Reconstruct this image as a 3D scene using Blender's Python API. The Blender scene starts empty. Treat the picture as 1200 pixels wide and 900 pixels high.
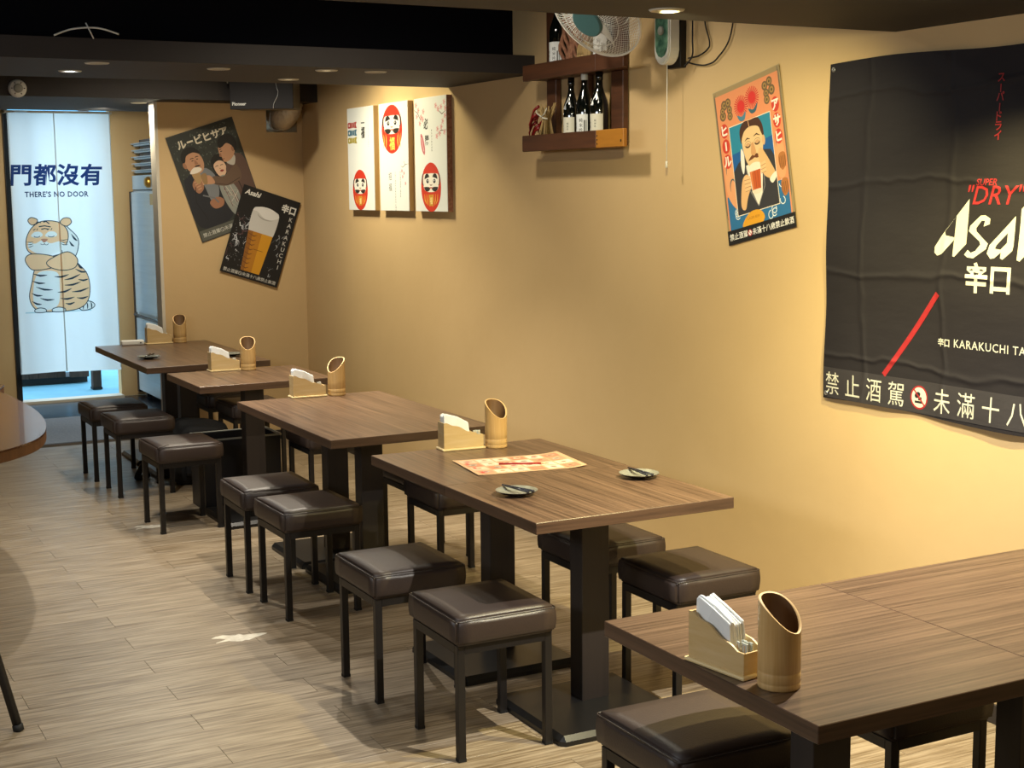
import bpy, bmesh, math, random
import numpy as np
from mathutils import Vector, Matrix
random.seed(7)
SC = bpy.context.scene
COL = SC.collection
PI = math.pi

# ---------------------------------------------------------------- camera
CH = 1.75093
yaw, pitch, roll = -0.48597, 0.13399, 0.009708
cy, sy, cp, sp = math.cos(yaw), math.sin(yaw), math.cos(pitch), math.sin(pitch)
fw = Vector((-sy*cp, cy*cp, -sp)); rt = Vector((cy, sy, 0)); dn = fw.cross(rt)
cr, sr = math.cos(roll), math.sin(roll)
R2 = cr*rt + sr*dn; D2 = -sr*rt + cr*dn
cd = bpy.data.cameras.new('camera'); cam = bpy.data.objects.new('camera', cd); COL.objects.link(cam)
cd.sensor_width = 36; cd.lens = 1684.8/1200*36; cd.clip_start = .05; cd.clip_end = 200
m = Matrix.Identity(4)
for i in range(3):
    m[i][0] = R2[i]; m[i][1] = -D2[i]; m[i][2] = -fw[i]
m[2][3] = CH
cam.matrix_world = m
SC.camera = cam
SC.view_settings.view_transform = 'Standard'; SC.view_settings.look = 'None'
SC.view_settings.gamma = 1; SC.view_settings.use_curve_mapping = False
SC.view_settings.exposure = 0.06

# ---------------------------------------------------------------- world: daylight outside the entrance
w = bpy.data.worlds.new('sky'); SC.world = w; w.use_nodes = True
bg = w.node_tree.nodes['Background']; bg.inputs[0].default_value = (.62, .84, 1, 1); bg.inputs[1].default_value = 3.6

def spot(name, loc, tgt, watts, col, cone, blend=.25, r=.025):
    l = bpy.data.lights.new(name, 'SPOT'); l.energy = watts; l.color = col
    l.spot_size = math.radians(cone); l.spot_blend = blend; l.shadow_soft_size = r
    o = bpy.data.objects.new(name, l); COL.objects.link(o); o.location = loc
    o.rotation_euler = (Vector(tgt)-Vector(loc)).to_track_quat('-Z', 'Y').to_euler()
    return o
WARM = (1, .91, .72); YEL = (1, .89, .56); COOL = (.92, .97, 1); NEU = (1, .90, .74)
LN, LB, LF = 2.262, 2.310, 2.35
def area(name, loc, tgt, watts, col, sx, sy_):
    l = bpy.data.lights.new(name, 'AREA'); l.shape = 'RECTANGLE'; l.size = sx; l.size_y = sy_; l.energy = watts; l.color = col
    o = bpy.data.objects.new(name, l); COL.objects.link(o); o.location = loc
    o.rotation_euler = (Vector(tgt)-Vector(loc)).to_track_quat('-Z', 'Y').to_euler()
spot('downlight', (2.59, 2.68, LN), (2.40, 3.2, 0), 330, (1, .97, .88), 118, 1, .010)
spot('downlight', (2.44, 3.62, LN), (3.4, 4.5, 1.2), 125, (1, .88, .45), 100, .8)
spot('downlight', (3.02, 3.05, LN), (3.0, 3.3, 0), 185, (1, .85, .36), 124, .7, .012)
spot('downlight', (2.95, 1.9, LN), (2.95, 2.2, 0), 30, (1, .80, .30), 120, .6)
spot('downlight', (1.38, 6.98, LB), (1.38, 6.9, 0), 120, (1, .97, .90), 120, .9)
spot('downlight', (1.05, 3.3, LN), (1.0, 3.9, 0), 10, COOL, 140, .8)
spot('downlight', (2.48, 7.11, LB), (2.45, 7.3, 0), 80, WARM, 112, 1)
spot('downlight', (2.47, 6.50, LB), (2.3, 6.1, 0), 120, NEU, 100, .9, .012)
spot('downlight', (2.4, 9.96, LF), (2.4, 9.2, 0), 45, WARM, 150, .6)
spot('entrance_fill_spot', (2.3, 10.5, 2.34), (2.5, 12.6, 1.0), 85, WARM, 100, .8)  # added spot that brightens the entrance wall, no real fitting
spot('void_fill_spot', (2.45, 8.35, 2.96), (2.4, 8.5, 0), 135, WARM, 140, .7, .06)  # added fill over the far tables, hidden above with no real fitting
spot('void_fill_spot', (2.30, 5.35, 2.96), (2.7, 5.4, 0), 85, WARM, 150, .7, .10)  # added fill for the middle of the right wall, hidden in the void
spot('wall_washer', (2.75, 8.15, 2.92), (3.51, 7.75, 1.6), 110, YEL, 100, .7, .22)
area('counter_strip_light', (-1.2, 3.2, 2.1), (2.0, 3.8, .7), 42, COOL, 2.6, .35)
area('front_fill_light', (.8, -.4, 2.24), (2.2, 4.5, .9), 13, NEU, 1.2, .6)  # added soft fill from behind the camera, lifts the upright faces

# ---------------------------------------------------------------- materials
def srgb(h):
    h = h.lstrip('#'); v = [int(h[i:i+2], 16)/255 for i in (0, 2, 4)]
    return tuple(c/12.92 if c <= .04045 else ((c+.055)/1.055)**2.4 for c in v)
def mk(name, col='#808080', rough=.5, metal=0, spec=.5, grain=None, bump=0, bscale=40, coat=0, rnd=0, trans=0, emit=None, es=0):
    """grain=(colour2, (sx,sy,sz), contrast) : streaked / mottled second colour"""
    M = bpy.data.materials.new(name); M.use_nodes = True; nt = M.node_tree; N = nt.nodes; L = nt.links
    b = N['Principled BSDF']; c = srgb(col) if isinstance(col, str) else col
    b.inputs['Base Color'].default_value = (*c, 1); b.inputs['Roughness'].default_value = rough
    b.inputs['Metallic'].default_value = metal; b.inputs['Specular IOR Level'].default_value = spec
    b.inputs['Coat Weight'].default_value = coat; b.inputs['Transmission Weight'].default_value = trans
    tc = N.new('ShaderNodeTexCoord'); mp = N.new('ShaderNodeMapping'); L.new(tc.outputs['Object'], mp.inputs[0])
    if rnd:
        oi = N.new('ShaderNodeObjectInfo'); mu = N.new('ShaderNodeVectorMath'); mu.operation = 'SCALE'
        cb = N.new('ShaderNodeCombineXYZ')
        for k in range(3): L.new(oi.outputs['Random'], cb.inputs[k])
        L.new(cb.outputs[0], mu.inputs[0]); mu.inputs['Scale'].default_value = 37
        ad = N.new('ShaderNodeVectorMath'); L.new(tc.outputs['Object'], ad.inputs[0]); L.new(mu.outputs[0], ad.inputs[1])
        L.new(ad.outputs[0], mp.inputs[0])
    last = None
    if grain:
        c2, s, con = grain; mp.inputs['Scale'].default_value = s
        nz = N.new('ShaderNodeTexNoise'); nz.inputs['Scale'].default_value = 1; nz.inputs['Detail'].default_value = 6
        nz.inputs['Roughness'].default_value = .62
        L.new(mp.outputs[0], nz.inputs['Vector'])
        rp = N.new('ShaderNodeValToRGB'); rp.color_ramp.elements[0].position = .5-con; rp.color_ramp.elements[1].position = .5+con
        rp.color_ramp.elements[0].color = (*c, 1); rp.color_ramp.elements[1].color = (*srgb(c2), 1)
        L.new(nz.outputs['Fac'], rp.inputs[0]); last = rp.outputs[0]
        if rnd:
            hs = N.new('ShaderNodeHueSaturation'); mr = N.new('ShaderNodeMapRange')
            L.new(oi.outputs['Random'], mr.inputs[0]); mr.inputs[3].default_value = 1-rnd; mr.inputs[4].default_value = 1+rnd
            L.new(mr.outputs[0], hs.inputs['Value']); L.new(last, hs.inputs['Color']); last = hs.outputs[0]
        L.new(last, b.inputs['Base Color'])
    if bump:
        n2 = N.new('ShaderNodeTexNoise'); n2.inputs['Scale'].default_value = bscale; n2.inputs['Detail'].default_value = 4
        L.new(tc.outputs['Object'], n2.inputs['Vector'])
        bp = N.new('ShaderNodeBump'); bp.inputs['Strength'].default_value = bump; bp.inputs['Distance'].default_value = .01
        L.new(n2.outputs['Fac'], bp.inputs['Height']); L.new(bp.outputs[0], b.inputs['Normal'])
    if emit:
        b.inputs['Emission Color'].default_value = (*srgb(emit), 1); b.inputs['Emission Strength'].default_value = es
    return M
MT = dict(
    wall=mk('wall_plaster', '#cdb082', .75, grain=('#c4a678', (1.2, 1.2, 1.2), .3), bump=.12, bscale=14, spec=.25),
    floor=mk('floor_oak', '#9c8c76', .38, grain=('#66553f', (4, 75, 1), .14), rnd=.06, bump=.04, bscale=60),
    gap=mk('floor_joint', '#4a3f33', .9),
    ceil=mk('dark_ceiling', '#2b2523', .7, grain=('#231e1c', (3, 3, 3), .3)),
    void=mk('black_void', '#0d0d12', .95, spec=.1),
    base=mk('dark_skirting', '#2a2422', .5),
    topy=mk('walnut_laminate', '#32231a', .30, grain=('#7a5f4a', (95, 1.6, 8), .2), rnd=.02),
    topx=mk('walnut_laminate_cross', '#32231a', .30, grain=('#66503f', (1.6, 120, 8), .2), rnd=.02),
    edge=mk('laminate_edge', '#36271e', .35, grain=('#5c4534', (2, 2, 70), .2)),
    post=mk('table_post', '#241e1b', .55, grain=('#2e2622', (30, 30, 1.5), .2)),
    plate=mk('base_plate', '#1b1a1a', .35, metal=.2),
    leather=mk('brown_leatherette', '#342924', .44, bump=.10, bscale=220, spec=.5, grain=('#332823', (5, 5, 5), .25)),
    pipe=mk('leatherette_piping', '#2f2723', .4),
    iron=mk('black_steel', '#1c1918', .42, metal=.15),
    bamboo=mk('bamboo', '#cfae78', .42, grain=('#b48c50', (70, 70, 3), .25), spec=.5),
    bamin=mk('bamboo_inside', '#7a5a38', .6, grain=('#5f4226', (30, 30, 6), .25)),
    bamrim=mk('bamboo_cut_rim', '#d8b27a', .55),
    ply=mk('bamboo_ply', '#cdb487', .45, grain=('#bd9c62', (6, 6, 40), .25)),
    plyedge=mk('bamboo_ply_strip', '#dcc38d', .5),
    paper=mk('white_paper', '#e9ebea', .8, spec=.2),
    packet=mk('packet_paper', '#dcdcd2', .6, grain=('#8f9a90', (90, 90, 90), .12)),
    dishd=mk('dark_glaze', '#1d1b1a', .2, spec=.6), dishl=mk('pale_glaze', '#97968a', .18, spec=.6, grain=('#74746a', (25, 25, 25), .2)),
    chop=mk('black_lacquer', '#26262c', .25, spec=.6),
    red=mk('red_paint', '#8f1c1c', .35), wood=mk('raw_wood', '#c9a074', .6), lead=mk('pencil_lead', '#222222', .4),
    shelf=mk('stained_board', '#603a24', .5, grain=('#42281a', (25, 2, 25), .2)),
    shelfy=mk('ochre_board', '#b87b28', .5, grain=('#9a6420', (20, 3, 20), .25)),
    glass=mk('black_bottle_glass', '#0a0d0b', .06, spec=.8, coat=.5), label=mk('bottle_label', '#d9d5c4', .6),
    silver=mk('silver', '#b8b8b8', .3, metal=.9), steel=mk('stainless_steel', '#b9c6cb', .38, metal=.3, grain=('#a5b3b9', (1, 1, 30), .3)),
    white=mk('white_plastic', '#dcdcd6', .4), grey=mk('grey_plastic', '#8f9088', .5), wire=mk('white_wire', '#e6e6e0', .4, spec=.5),
    teal=mk('teal_plastic', '#3d686c', .55), green=mk('green_sticker', '#1f4a3c', .4, grain=('#6f9a80', (14, 14, 14), .12)),
    rubber=mk('black_rubber', '#101011', .7), foil=mk('foil_duct', '#d8c9ae', .35, metal=.35, bump=1.0, bscale=45),
    spk=mk('speaker_cloth', '#242225', .8), spks=mk('speaker_side', '#6f695f', .6),
    bin=mk('black_bin_plastic', '#14151c', .45), bag=mk('bag_fabric', '#0e0e10', .8, bump=.4, bscale=30),
    mat_=mk('grey_doormat', '#7c8ba3', .95, grain=('#95a3b8', (60, 60, 60), .2), bump=.4, bscale=200),
    slate=mk('black_glossy_tile', '#1b1f26', .25, grain=('#2b3038', (5, 5, 5), .2)),
    pave=mk('outdoor_paving', '#6aa6c0', .8, grain=('#5f98b2', (4, 4, 4), .2)),
    dwood=mk('dark_weathered_wood', '#4b3a30', .8, grain=('#2f241e', (20, 20, 2), .2)),
    palew=mk('pale_frame', '#c9c1b0', .6), blackf=mk('black_frame', '#0b0c0d', .5),
    chili=mk('dried_chili', '#7d1512', .4), straw=mk('straw', '#a88c5c', .8), rope=mk('twisted_rope', '#7a4a38', .9, grain=('#a87a5c', (60, 60, 60), .2)),
    oak=mk('glossy_counter', '#5b3a26', .22, grain=('#3f2618', (3, 14, 3), .22), coat=.3),
    counteredge=mk('counter_edge', '#6b4524', .5, grain=('#503218', (20, 20, 6), .25)),
    lens=mk('lamp_lens_off', '#cfc7ae', .5), trimr=mk('lamp_ring', '#b9b4a5', .5),
    lens_on=mk('lamp_lens_lit', '#ffffff', .5, emit='#eaf6ff', es=14), lens_dim=mk('lamp_lens_glowing', '#ffffff', .5, emit='#ffe9b8', es=1.2),
    worn=mk('worn_spot', '#ddd6c6', .5, grain=('#b9ae98', (30, 30, 30), .2)), gold=mk('brass', '#b08a3c', .35, metal=.8),
)
def print_mat(name, trans=False):
    M = bpy.data.materials.new(name); M.use_nodes = True; nt = M.node_tree; N = nt.nodes; L = nt.links
    a = N.new('ShaderNodeAttribute'); a.attribute_name = 'Col'; b = N['Principled BSDF']
    b.inputs['Roughness'].default_value = .55; L.new(a.outputs['Color'], b.inputs['Base Color'])
    if trans:
        t = N.new('ShaderNodeBsdfTranslucent'); L.new(a.outputs['Color'], t.inputs[0]); mx = N.new('ShaderNodeMixShader'); mx.inputs[0].default_value = .75
        L.new(b.outputs[0], mx.inputs[1]); L.new(t.outputs[0], mx.inputs[2]); L.new(mx.outputs[0], N['Material Output'].inputs[0])
    return M
PRINT = print_mat('printed_ink'); PRINTT = print_mat('printed_ink_on_cloth', True)
def cloth_mat(name, col, translucent, wr):
    M = mk(name, col, .85, spec=.2); nt = M.node_tree; N = nt.nodes; L = nt.links; b = N['Principled BSDF']
    tc = N.new('ShaderNodeTexCoord'); n = N.new('ShaderNodeTexNoise'); n.inputs['Scale'].default_value = 5; n.inputs['Detail'].default_value = 3; n.inputs['Distortion'].default_value = .6
    L.new(tc.outputs['Object'], n.inputs['Vector']); bp = N.new('ShaderNodeBump'); bp.inputs['Strength'].default_value = wr; bp.inputs['Distance'].default_value = .05
    L.new(n.outputs['Fac'], bp.inputs['Height']); L.new(bp.outputs[0], b.inputs['Normal'])
    if translucent:
        t = N.new('ShaderNodeBsdfTranslucent'); t.inputs[0].default_value = (*srgb(col), 1); mx = N.new('ShaderNodeMixShader'); mx.inputs[0].default_value = translucent
        L.new(b.outputs[0], mx.inputs[1]); L.new(t.outputs[0], mx.inputs[2]); L.new(mx.outputs[0], N['Material Output'].inputs[0])
    return M
def folds(M):
    nt = M.node_tree; N = nt.nodes; L = nt.links; b = N['Principled BSDF']; tc = N.new('ShaderNodeTexCoord'); acc = None
    for axis, scale in (('X', .79), ('Y', 1.0)):
        wv = N.new('ShaderNodeTexWave'); wv.bands_direction = axis; wv.wave_profile = 'SIN'; wv.inputs['Scale'].default_value = scale; wv.inputs['Distortion'].default_value = 1.6; wv.inputs['Detail'].default_value = 3; wv.inputs['Detail Scale'].default_value = 2.2
        pw = N.new('ShaderNodeMath'); pw.operation = 'POWER'; pw.inputs[1].default_value = 90
        L.new(tc.outputs['Object'], wv.inputs[0]); L.new(wv.outputs['Fac'], pw.inputs[0])
        if acc is None: acc = pw.outputs[0]
        else:
            ad = N.new('ShaderNodeMath'); ad.operation = 'ADD'; L.new(acc, ad.inputs[0]); L.new(pw.outputs[0], ad.inputs[1]); acc = ad.outputs[0]
    nz = N.new('ShaderNodeTexNoise'); nz.inputs['Scale'].default_value = 7; nz.inputs['Detail'].default_value = 5; mp = N.new('ShaderNodeMapping'); mp.inputs['Scale'].default_value = (.6, 1.6, 1); L.new(tc.outputs['Object'], mp.inputs[0]); L.new(mp.outputs[0], nz.inputs['Vector'])
    mu = N.new('ShaderNodeMath'); mu.operation = 'MULTIPLY_ADD'; L.new(nz.outputs['Fac'], mu.inputs[0]); mu.inputs[1].default_value = 1.1; L.new(acc, mu.inputs[2])
    bp = N.new('ShaderNodeBump'); bp.inputs['Strength'].default_value = .55; bp.inputs['Distance'].default_value = .007; L.new(mu.outputs[0], bp.inputs['Height']); L.new(bp.outputs[0], b.inputs['Normal']); return M
MT['noren'] = cloth_mat('noren_cloth', '#eef2f0', .6, .3); MT['banner'] = folds(mk('banner_cloth', '#221f23', .7, spec=.25)); PRINTB = folds(print_mat('printed_ink_on_banner'))

# ---------------------------------------------------------------- builders
def obj(name, me, mat=None, parent=None, loc=None, kind=None):
    if isinstance(me, bmesh.types.BMesh):
        M = bpy.data.meshes.new(name); me.to_mesh(M); me.free(); me = M
    o = bpy.data.objects.new(name, me); COL.objects.link(o)
    if mat is not None and not me.materials:
        for x in (mat if isinstance(mat, (list, tuple)) else [mat]): me.materials.append(MT[x] if isinstance(x, str) else x)
    if parent: o.parent = parent
    if loc is not None: o.location = loc
    if kind: o['kind'] = kind
    return o
def thing(name, label, cat, loc=(0, 0, 0), rz=0, group=None, mat=None):
    o = bpy.data.objects.new(name, None); COL.objects.link(o); o.empty_display_size = .05
    if mat is not None: o.matrix_world = mat
    else: o.location = loc; o.rotation_euler = (0, 0, rz)
    tag(o, label, cat, group); return o
def tag(o, label=None, cat=None, group=None):
    if label: o['label'] = label
    if cat: o['category'] = cat
    if group: o['group'] = group
    return o
def struct(name, bm, mat, parent=None, label=None):
    o = obj(name, bm, mat, parent)
    if not parent:
        o['kind'] = 'structure'
        if label: o['label'] = label
        o['category'] = name.split('_')[0]
    return o
def dup(root, loc=None, rz=None, label=None, group=None, parent=None):
    r = root.copy(); COL.objects.link(r)
    if parent: r.parent = parent
    if loc is not None: r.location = loc
    if rz is not None: r.rotation_euler = (0, 0, rz)
    if label: r['label'] = label
    if group: r['group'] = group
    for ch in list(root.children):
        c = ch.copy(); COL.objects.link(c); c.parent = r
        for g in list(ch.children):
            d = g.copy(); COL.objects.link(d); d.parent = c
    return r
def box(bm, x0, x1, y0, y1, z0, z1, bev=0, seg=2):
    r = bmesh.ops.create_cube(bm, size=1); vs = r['verts']
    for v in vs:
        v.co = Vector(((x0+x1)/2+v.co.x*(x1-x0), (y0+y1)/2+v.co.y*(y1-y0), (z0+z1)/2+v.co.z*(z1-z0)))
    if bev:
        es = list({e for v in vs for e in v.link_edges})
        bmesh.ops.bevel(bm, geom=es, offset=bev, segments=seg, affect='EDGES', profile=.5)
    return bm
def B(*a, **k): return box(bmesh.new(), *a, **k)
def rot_box(bm, c, size, M3):
    r = bmesh.ops.create_cube(bm, size=1)
    for v in r['verts']: v.co = Vector(c)+M3@Vector((v.co.x*size[0], v.co.y*size[1], v.co.z*size[2]))
def tube(bm, pts, r, n=8, cap=True, r2=None):
    pts = [Vector(p) for p in pts]; rings = []; N_ = len(pts)
    up = Vector((0, 0, 1)); prev = None
    for i, p in enumerate(pts):
        t = (pts[min(i+1, N_-1)]-pts[max(i-1, 0)]).normalized()
        if prev is None:
            a = t.cross(up if abs(t.z) < .95 else Vector((1, 0, 0))).normalized()
        else:
            a = (prev-t*prev.dot(t)).normalized()
        prev = a; b = t.cross(a)
        rr = r if r2 is None else r+(r2-r)*i/(N_-1)
        rings.append([bm.verts.new(p+rr*(a*math.cos(2*PI*k/n)+b*math.sin(2*PI*k/n))) for k in range(n)])
    for i in range(N_-1):
        for k in range(n): f = bm.faces.new((rings[i][k], rings[i][(k+1) % n], rings[i+1][(k+1) % n], rings[i+1][k])); f.smooth = True
    if cap: bm.faces.new(rings[0][::-1]); bm.faces.new(rings[-1])
    return bm
def lathe(bm, prof, n=32, M=None, smooth=True, mi=0):
    rings = []
    for r, z in prof:
        if r < 1e-5: rings.append([bm.verts.new((0, 0, z))])
        else: rings.append([bm.verts.new((r*math.cos(2*PI*k/n), r*math.sin(2*PI*k/n), z)) for k in range(n)])
    for a, b in zip(rings, rings[1:]):
        for k in range(n):
            if len(a) == 1 and len(b) == 1: continue
            if len(a) == 1: f = bm.faces.new((a[0], b[(k+1) % n], b[k])) if False else bm.faces.new((a[0], b[k], b[(k+1) % n]))
            elif len(b) == 1: f = bm.faces.new((a[k], a[(k+1) % n], b[0]))
            else: f = bm.faces.new((a[k], a[(k+1) % n], b[(k+1) % n], b[k]))
            f.smooth = smooth; f.material_index = mi
    if M is not None:
        for rg in rings:
            for v in rg: v.co = M@v.co
    return bm
def prism(bm, poly, z0, z1, M=None):
    """extrude 2D polygon (x,y) from z0 to z1"""
    M = M or Matrix.Identity(4)
    a = [bm.verts.new(M@Vector((x, y, z0))) for x, y in poly]; b = [bm.verts.new(M@Vector((x, y, z1))) for x, y in poly]; n = len(poly)
    bm.faces.new(a[::-1]); bm.faces.new(b)
    for i in range(n): bm.faces.new((a[i], a[(i+1) % n], b[(i+1) % n], b[i]))
    return bm
def recalc(bm): bmesh.ops.recalc_face_normals(bm, faces=bm.faces[:]); return bm
XZ = Matrix(((1, 0, 0, 0), (0, 0, -1, 0), (0, 1, 0, 0), (0, 0, 0, 1)))      # polygon drawn in x,z

# ---------------------------------------------------------------- flat printed artwork (layered ink shapes)
class Art:
    step = .00018
    def __init__(s): s.v = []; s.f = []; s.c = []; s.k = 0; s.hold = False
    def inc(s):
        if not s.hold: s.k += 1
        return s.k*s.step
    def poly(s, pts, col):
        z = s.inc(); n = len(s.v); s.v += [(x, y, z) for x, y in pts]; s.f.append(list(range(n, n+len(pts)))); s.c.append(srgb(col))
    def rect(s, x0, y0, x1, y1, col): s.poly([(x0, y0), (x1, y0), (x1, y1), (x0, y1)], col)
    def ell(s, x, y, a, b, col, rot=0, n=28, t0=0, t1=360):
        c, d = math.cos(math.radians(rot)), math.sin(math.radians(rot)); P = []
        full = t1-t0 >= 360
        for i in range(n if full else n+1):
            t = math.radians(t0+(t1-t0)*i/n); u, w_ = a*math.cos(t), b*math.sin(t); P.append((x+u*c-w_*d, y+u*d+w_*c))
        s.poly(P, col)
    def line(s, pts, wd, col, taper=False):
        """polyline stroke"""
        z = s.inc(); n = len(pts); L_, R_ = [], []
        for i, (x, y) in enumerate(pts):
            a = pts[max(i-1, 0)]; b = pts[min(i+1, n-1)]; dx, dy = b[0]-a[0], b[1]-a[1]; q = math.hypot(dx, dy) or 1
            ww = wd/2*(1 if not taper else max(.12, math.sin(PI*(i+.3)/(n-.4)))); nx, ny = -dy/q*ww, dx/q*ww
            L_.append((x+nx, y+ny)); R_.append((x-nx, y-ny))
        for i in range(n-1):
            k = len(s.v); s.v += [(*p, z) for p in (R_[i], R_[i+1], L_[i+1], L_[i])]; s.f.append([k, k+1, k+2, k+3]); s.c.append(srgb(col))
    def arc(s, x, y, a, b, t0, t1, wd, col, rot=0, n=12, taper=False):
        c, d = math.cos(math.radians(rot)), math.sin(math.radians(rot)); P = []
        for i in range(n+1):
            t = math.radians(t0+(t1-t0)*i/n); u, w_ = a*math.cos(t), b*math.sin(t); P.append((x+u*c-w_*d, y+u*d+w_*c))
        s.line(P, wd, col, taper)
    def blob(s, pts, col, sub=5):
        """smooth closed Catmull-Rom outline"""
        n = len(pts); P = []
        for i in range(n):
            p0, p1, p2, p3 = pts[i-1], pts[i], pts[(i+1) % n], pts[(i+2) % n]
            for j in range(sub):
                t = j/sub; P.append(tuple(.5*((2*p1[k])+(-p0[k]+p2[k])*t+(2*p0[k]-5*p1[k]+4*p2[k]-p3[k])*t*t+(-p0[k]+3*p1[k]-3*p2[k]+p3[k])*t**3) for k in (0, 1)))
        s.poly(P, col); return P
    def text(s, body, x, y, size, col, h='CENTER', rot=0, sx=1, shear=0, bold=0, fit=None, sp=1, res=2):
        """h: alignment; fit: total width; y is the baseline"""
        c = bpy.data.curves.new('t', 'FONT'); c.body = body; c.size = size; c.shear = shear; c.offset = bold*size; c.resolution_u = res; c.space_character = sp
        o = bpy.data.objects.new('t', c); COL.objects.link(o); me = o.to_mesh()
        V = [(v.co.x, v.co.y) for v in me.vertices]; F = [list(p.vertices) for p in me.polygons]; o.to_mesh_clear()
        bpy.data.objects.remove(o); bpy.data.curves.remove(c)
        if not V: return
        x0 = min(p[0] for p in V); x1 = max(p[0] for p in V)
        if fit: sx = fit/(x1-x0)
        off = {'LEFT': x0, 'CENTER': (x0+x1)/2, 'RIGHT': x1}[h]
        cr_, sr_ = math.cos(math.radians(rot)), math.sin(math.radians(rot)); z = s.inc(); n = len(s.v)
        for a, b in V: a = (a-off)*sx; s.v.append((x+a*cr_-b*sr_, y+a*sr_+b*cr_, z))
        for f in F: s.f.append([n+i for i in f]); s.c.append(srgb(col))
    def vtext(s, body, x, y, size, col, pitch, bold=0, **k):
        for i, ch in enumerate(body):
            if ch == 'ー': s.rect(x-size*.06, y-i*pitch-size*.1, x+size*.06, y-i*pitch+size*.75, col)
            else: s.text(ch, x, y-i*pitch, size, col, bold=bold, **k)
    def clip(s, x0, y0, x1, y1): s.cl = (x0, y0, x1, y1)
    def build(s, name, parent, z=0, bend=None, maxe=None, mat=None, clipx=None, clipbox=None):
        from mathutils.geometry import delaunay_2d_cdt, tessellate_polygon
        # flatten the overlapping ink shapes into one sheet: every cell takes the colour of the topmost shape
        FF, FC_ = [], []
        for f, c in zip(s.f, s.c):
            for g in ([f] if len(f) == 3 else [[f[0], f[1], f[2]], [f[0], f[2], f[3]]] if len(f) == 4 else [[f[k] for k in t3] for t3 in tessellate_polygon([[Vector((s.v[q][0], s.v[q][1], 0)) for q in f]])]):
                ar = sum(s.v[g[k-1]][0]*s.v[g[k]][1]-s.v[g[k]][0]*s.v[g[k-1]][1] for k in range(len(g)))
                if abs(ar) < 2e-9: continue
                FF.append(g if ar > 0 else g[::-1]); FC_.append(c)
        used_v = sorted({k for g in FF for k in g}); mp_ = {k: n for n, k in enumerate(used_v)}
        edges = list({tuple(sorted((mp_[g[k-1]], mp_[g[k]]))) for g in FF for k in range(len(g))})
        res_ = delaunay_2d_cdt([Vector((s.v[k][0], s.v[k][1])) for k in used_v], edges, [], 0, 1e-6, False); vo, fo = res_[0], res_[2]
        V_ = np.array([(p[0], p[1]) for p in vo]); F_ = np.array([list(f) for f in fo]); ctr = V_[F_].mean(axis=1); top = np.full(len(F_), -1)
        order = np.argsort(ctr[:, 0]); cx_ = ctr[order, 0]
        for n, g in enumerate(FF):
            (ax, ay), (bx_, by_), (gx_, gy_) = [s.v[k][:2] for k in g[:3]]
            lo = np.searchsorted(cx_, min(ax, bx_, gx_)); hi = np.searchsorted(cx_, max(ax, bx_, gx_), side='right'); id_ = order[lo:hi]
            if not len(id_): continue
            x, y = ctr[id_, 0], ctr[id_, 1]; e = 1e-9
            ins = ((bx_-ax)*(y-ay)-(by_-ay)*(x-ax) > -e) & ((gx_-bx_)*(y-by_)-(gy_-by_)*(x-bx_) > -e) & ((ax-gx_)*(y-gy_)-(ay-gy_)*(x-gx_) > -e)
            top[id_[ins]] = n
        bm = bmesh.new(); lay = bm.loops.layers.float_color.new('Col'); vs = [bm.verts.new((p[0], p[1], 0)) for p in vo]
        for f, o_ in zip(fo, top):
            if o_ < 0: continue
            try: fc = bm.faces.new([vs[i] for i in f])
            except ValueError: continue
            for l in fc.loops: l[lay] = (*FC_[o_], 1)
        bmesh.ops.delete(bm, geom=[v for v in bm.verts if not v.link_faces], context='VERTS')
        if clipbox:
            for co, no in (((clipbox[0], 0, 0), (-1, 0, 0)), ((clipbox[2], 0, 0), (1, 0, 0)), ((0, clipbox[1], 0), (0, -1, 0)), ((0, clipbox[3], 0), (0, 1, 0))):
                bmesh.ops.bisect_plane(bm, geom=bm.verts[:]+bm.edges[:]+bm.faces[:], plane_co=co, plane_no=no, clear_outer=True)
        if maxe:
            bmesh.ops.triangulate(bm, faces=bm.faces[:])
            for _ in range(6):
                es = [e for e in bm.edges if e.calc_length() > maxe]
                if not es: break
                bmesh.ops.subdivide_edges(bm, edges=es, cuts=1); bmesh.ops.triangulate(bm, faces=[f for f in bm.faces if len(f.verts) > 3])
        bm.normal_update()
        for f in bm.faces:
            if f.normal.z < 0: f.normal_flip()
        if bend:
            for v in bm.verts: v.co.z += bend(v.co.x, v.co.y)
        o = obj(name, bm, mat or PRINT, parent, (0, 0, z)); return o
def wall_frame(origin, u, up=(0, 0, 1), rot=0):
    """matrix whose x runs along the wall, y up, z out of the wall"""
    u = Vector(u).normalized(); v = Vector(up).normalized(); n = u.cross(v)
    M = Matrix((( u.x, v.x, n.x, origin[0]), (u.y, v.y, n.y, origin[1]), (u.z, v.z, n.z, origin[2]), (0, 0, 0, 1)))
    return M@Matrix.Rotation(math.radians(rot), 4, 'Z')

# ================================================================ SETTING
W = 3.51; XL = -1.7; YB = -1.2; YP = 9.78; YD = 12.6; H = 3.0
struct('wall_right', B(W, W+.12, YB, YD+.12, 0, H), 'wall')
struct('wall_left', B(XL-.12, XL, YB, YD+.12, 0, H), 'wall')
struct('wall_front', B(XL, W, YB-.12, YB, 0, H), 'wall')
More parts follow.
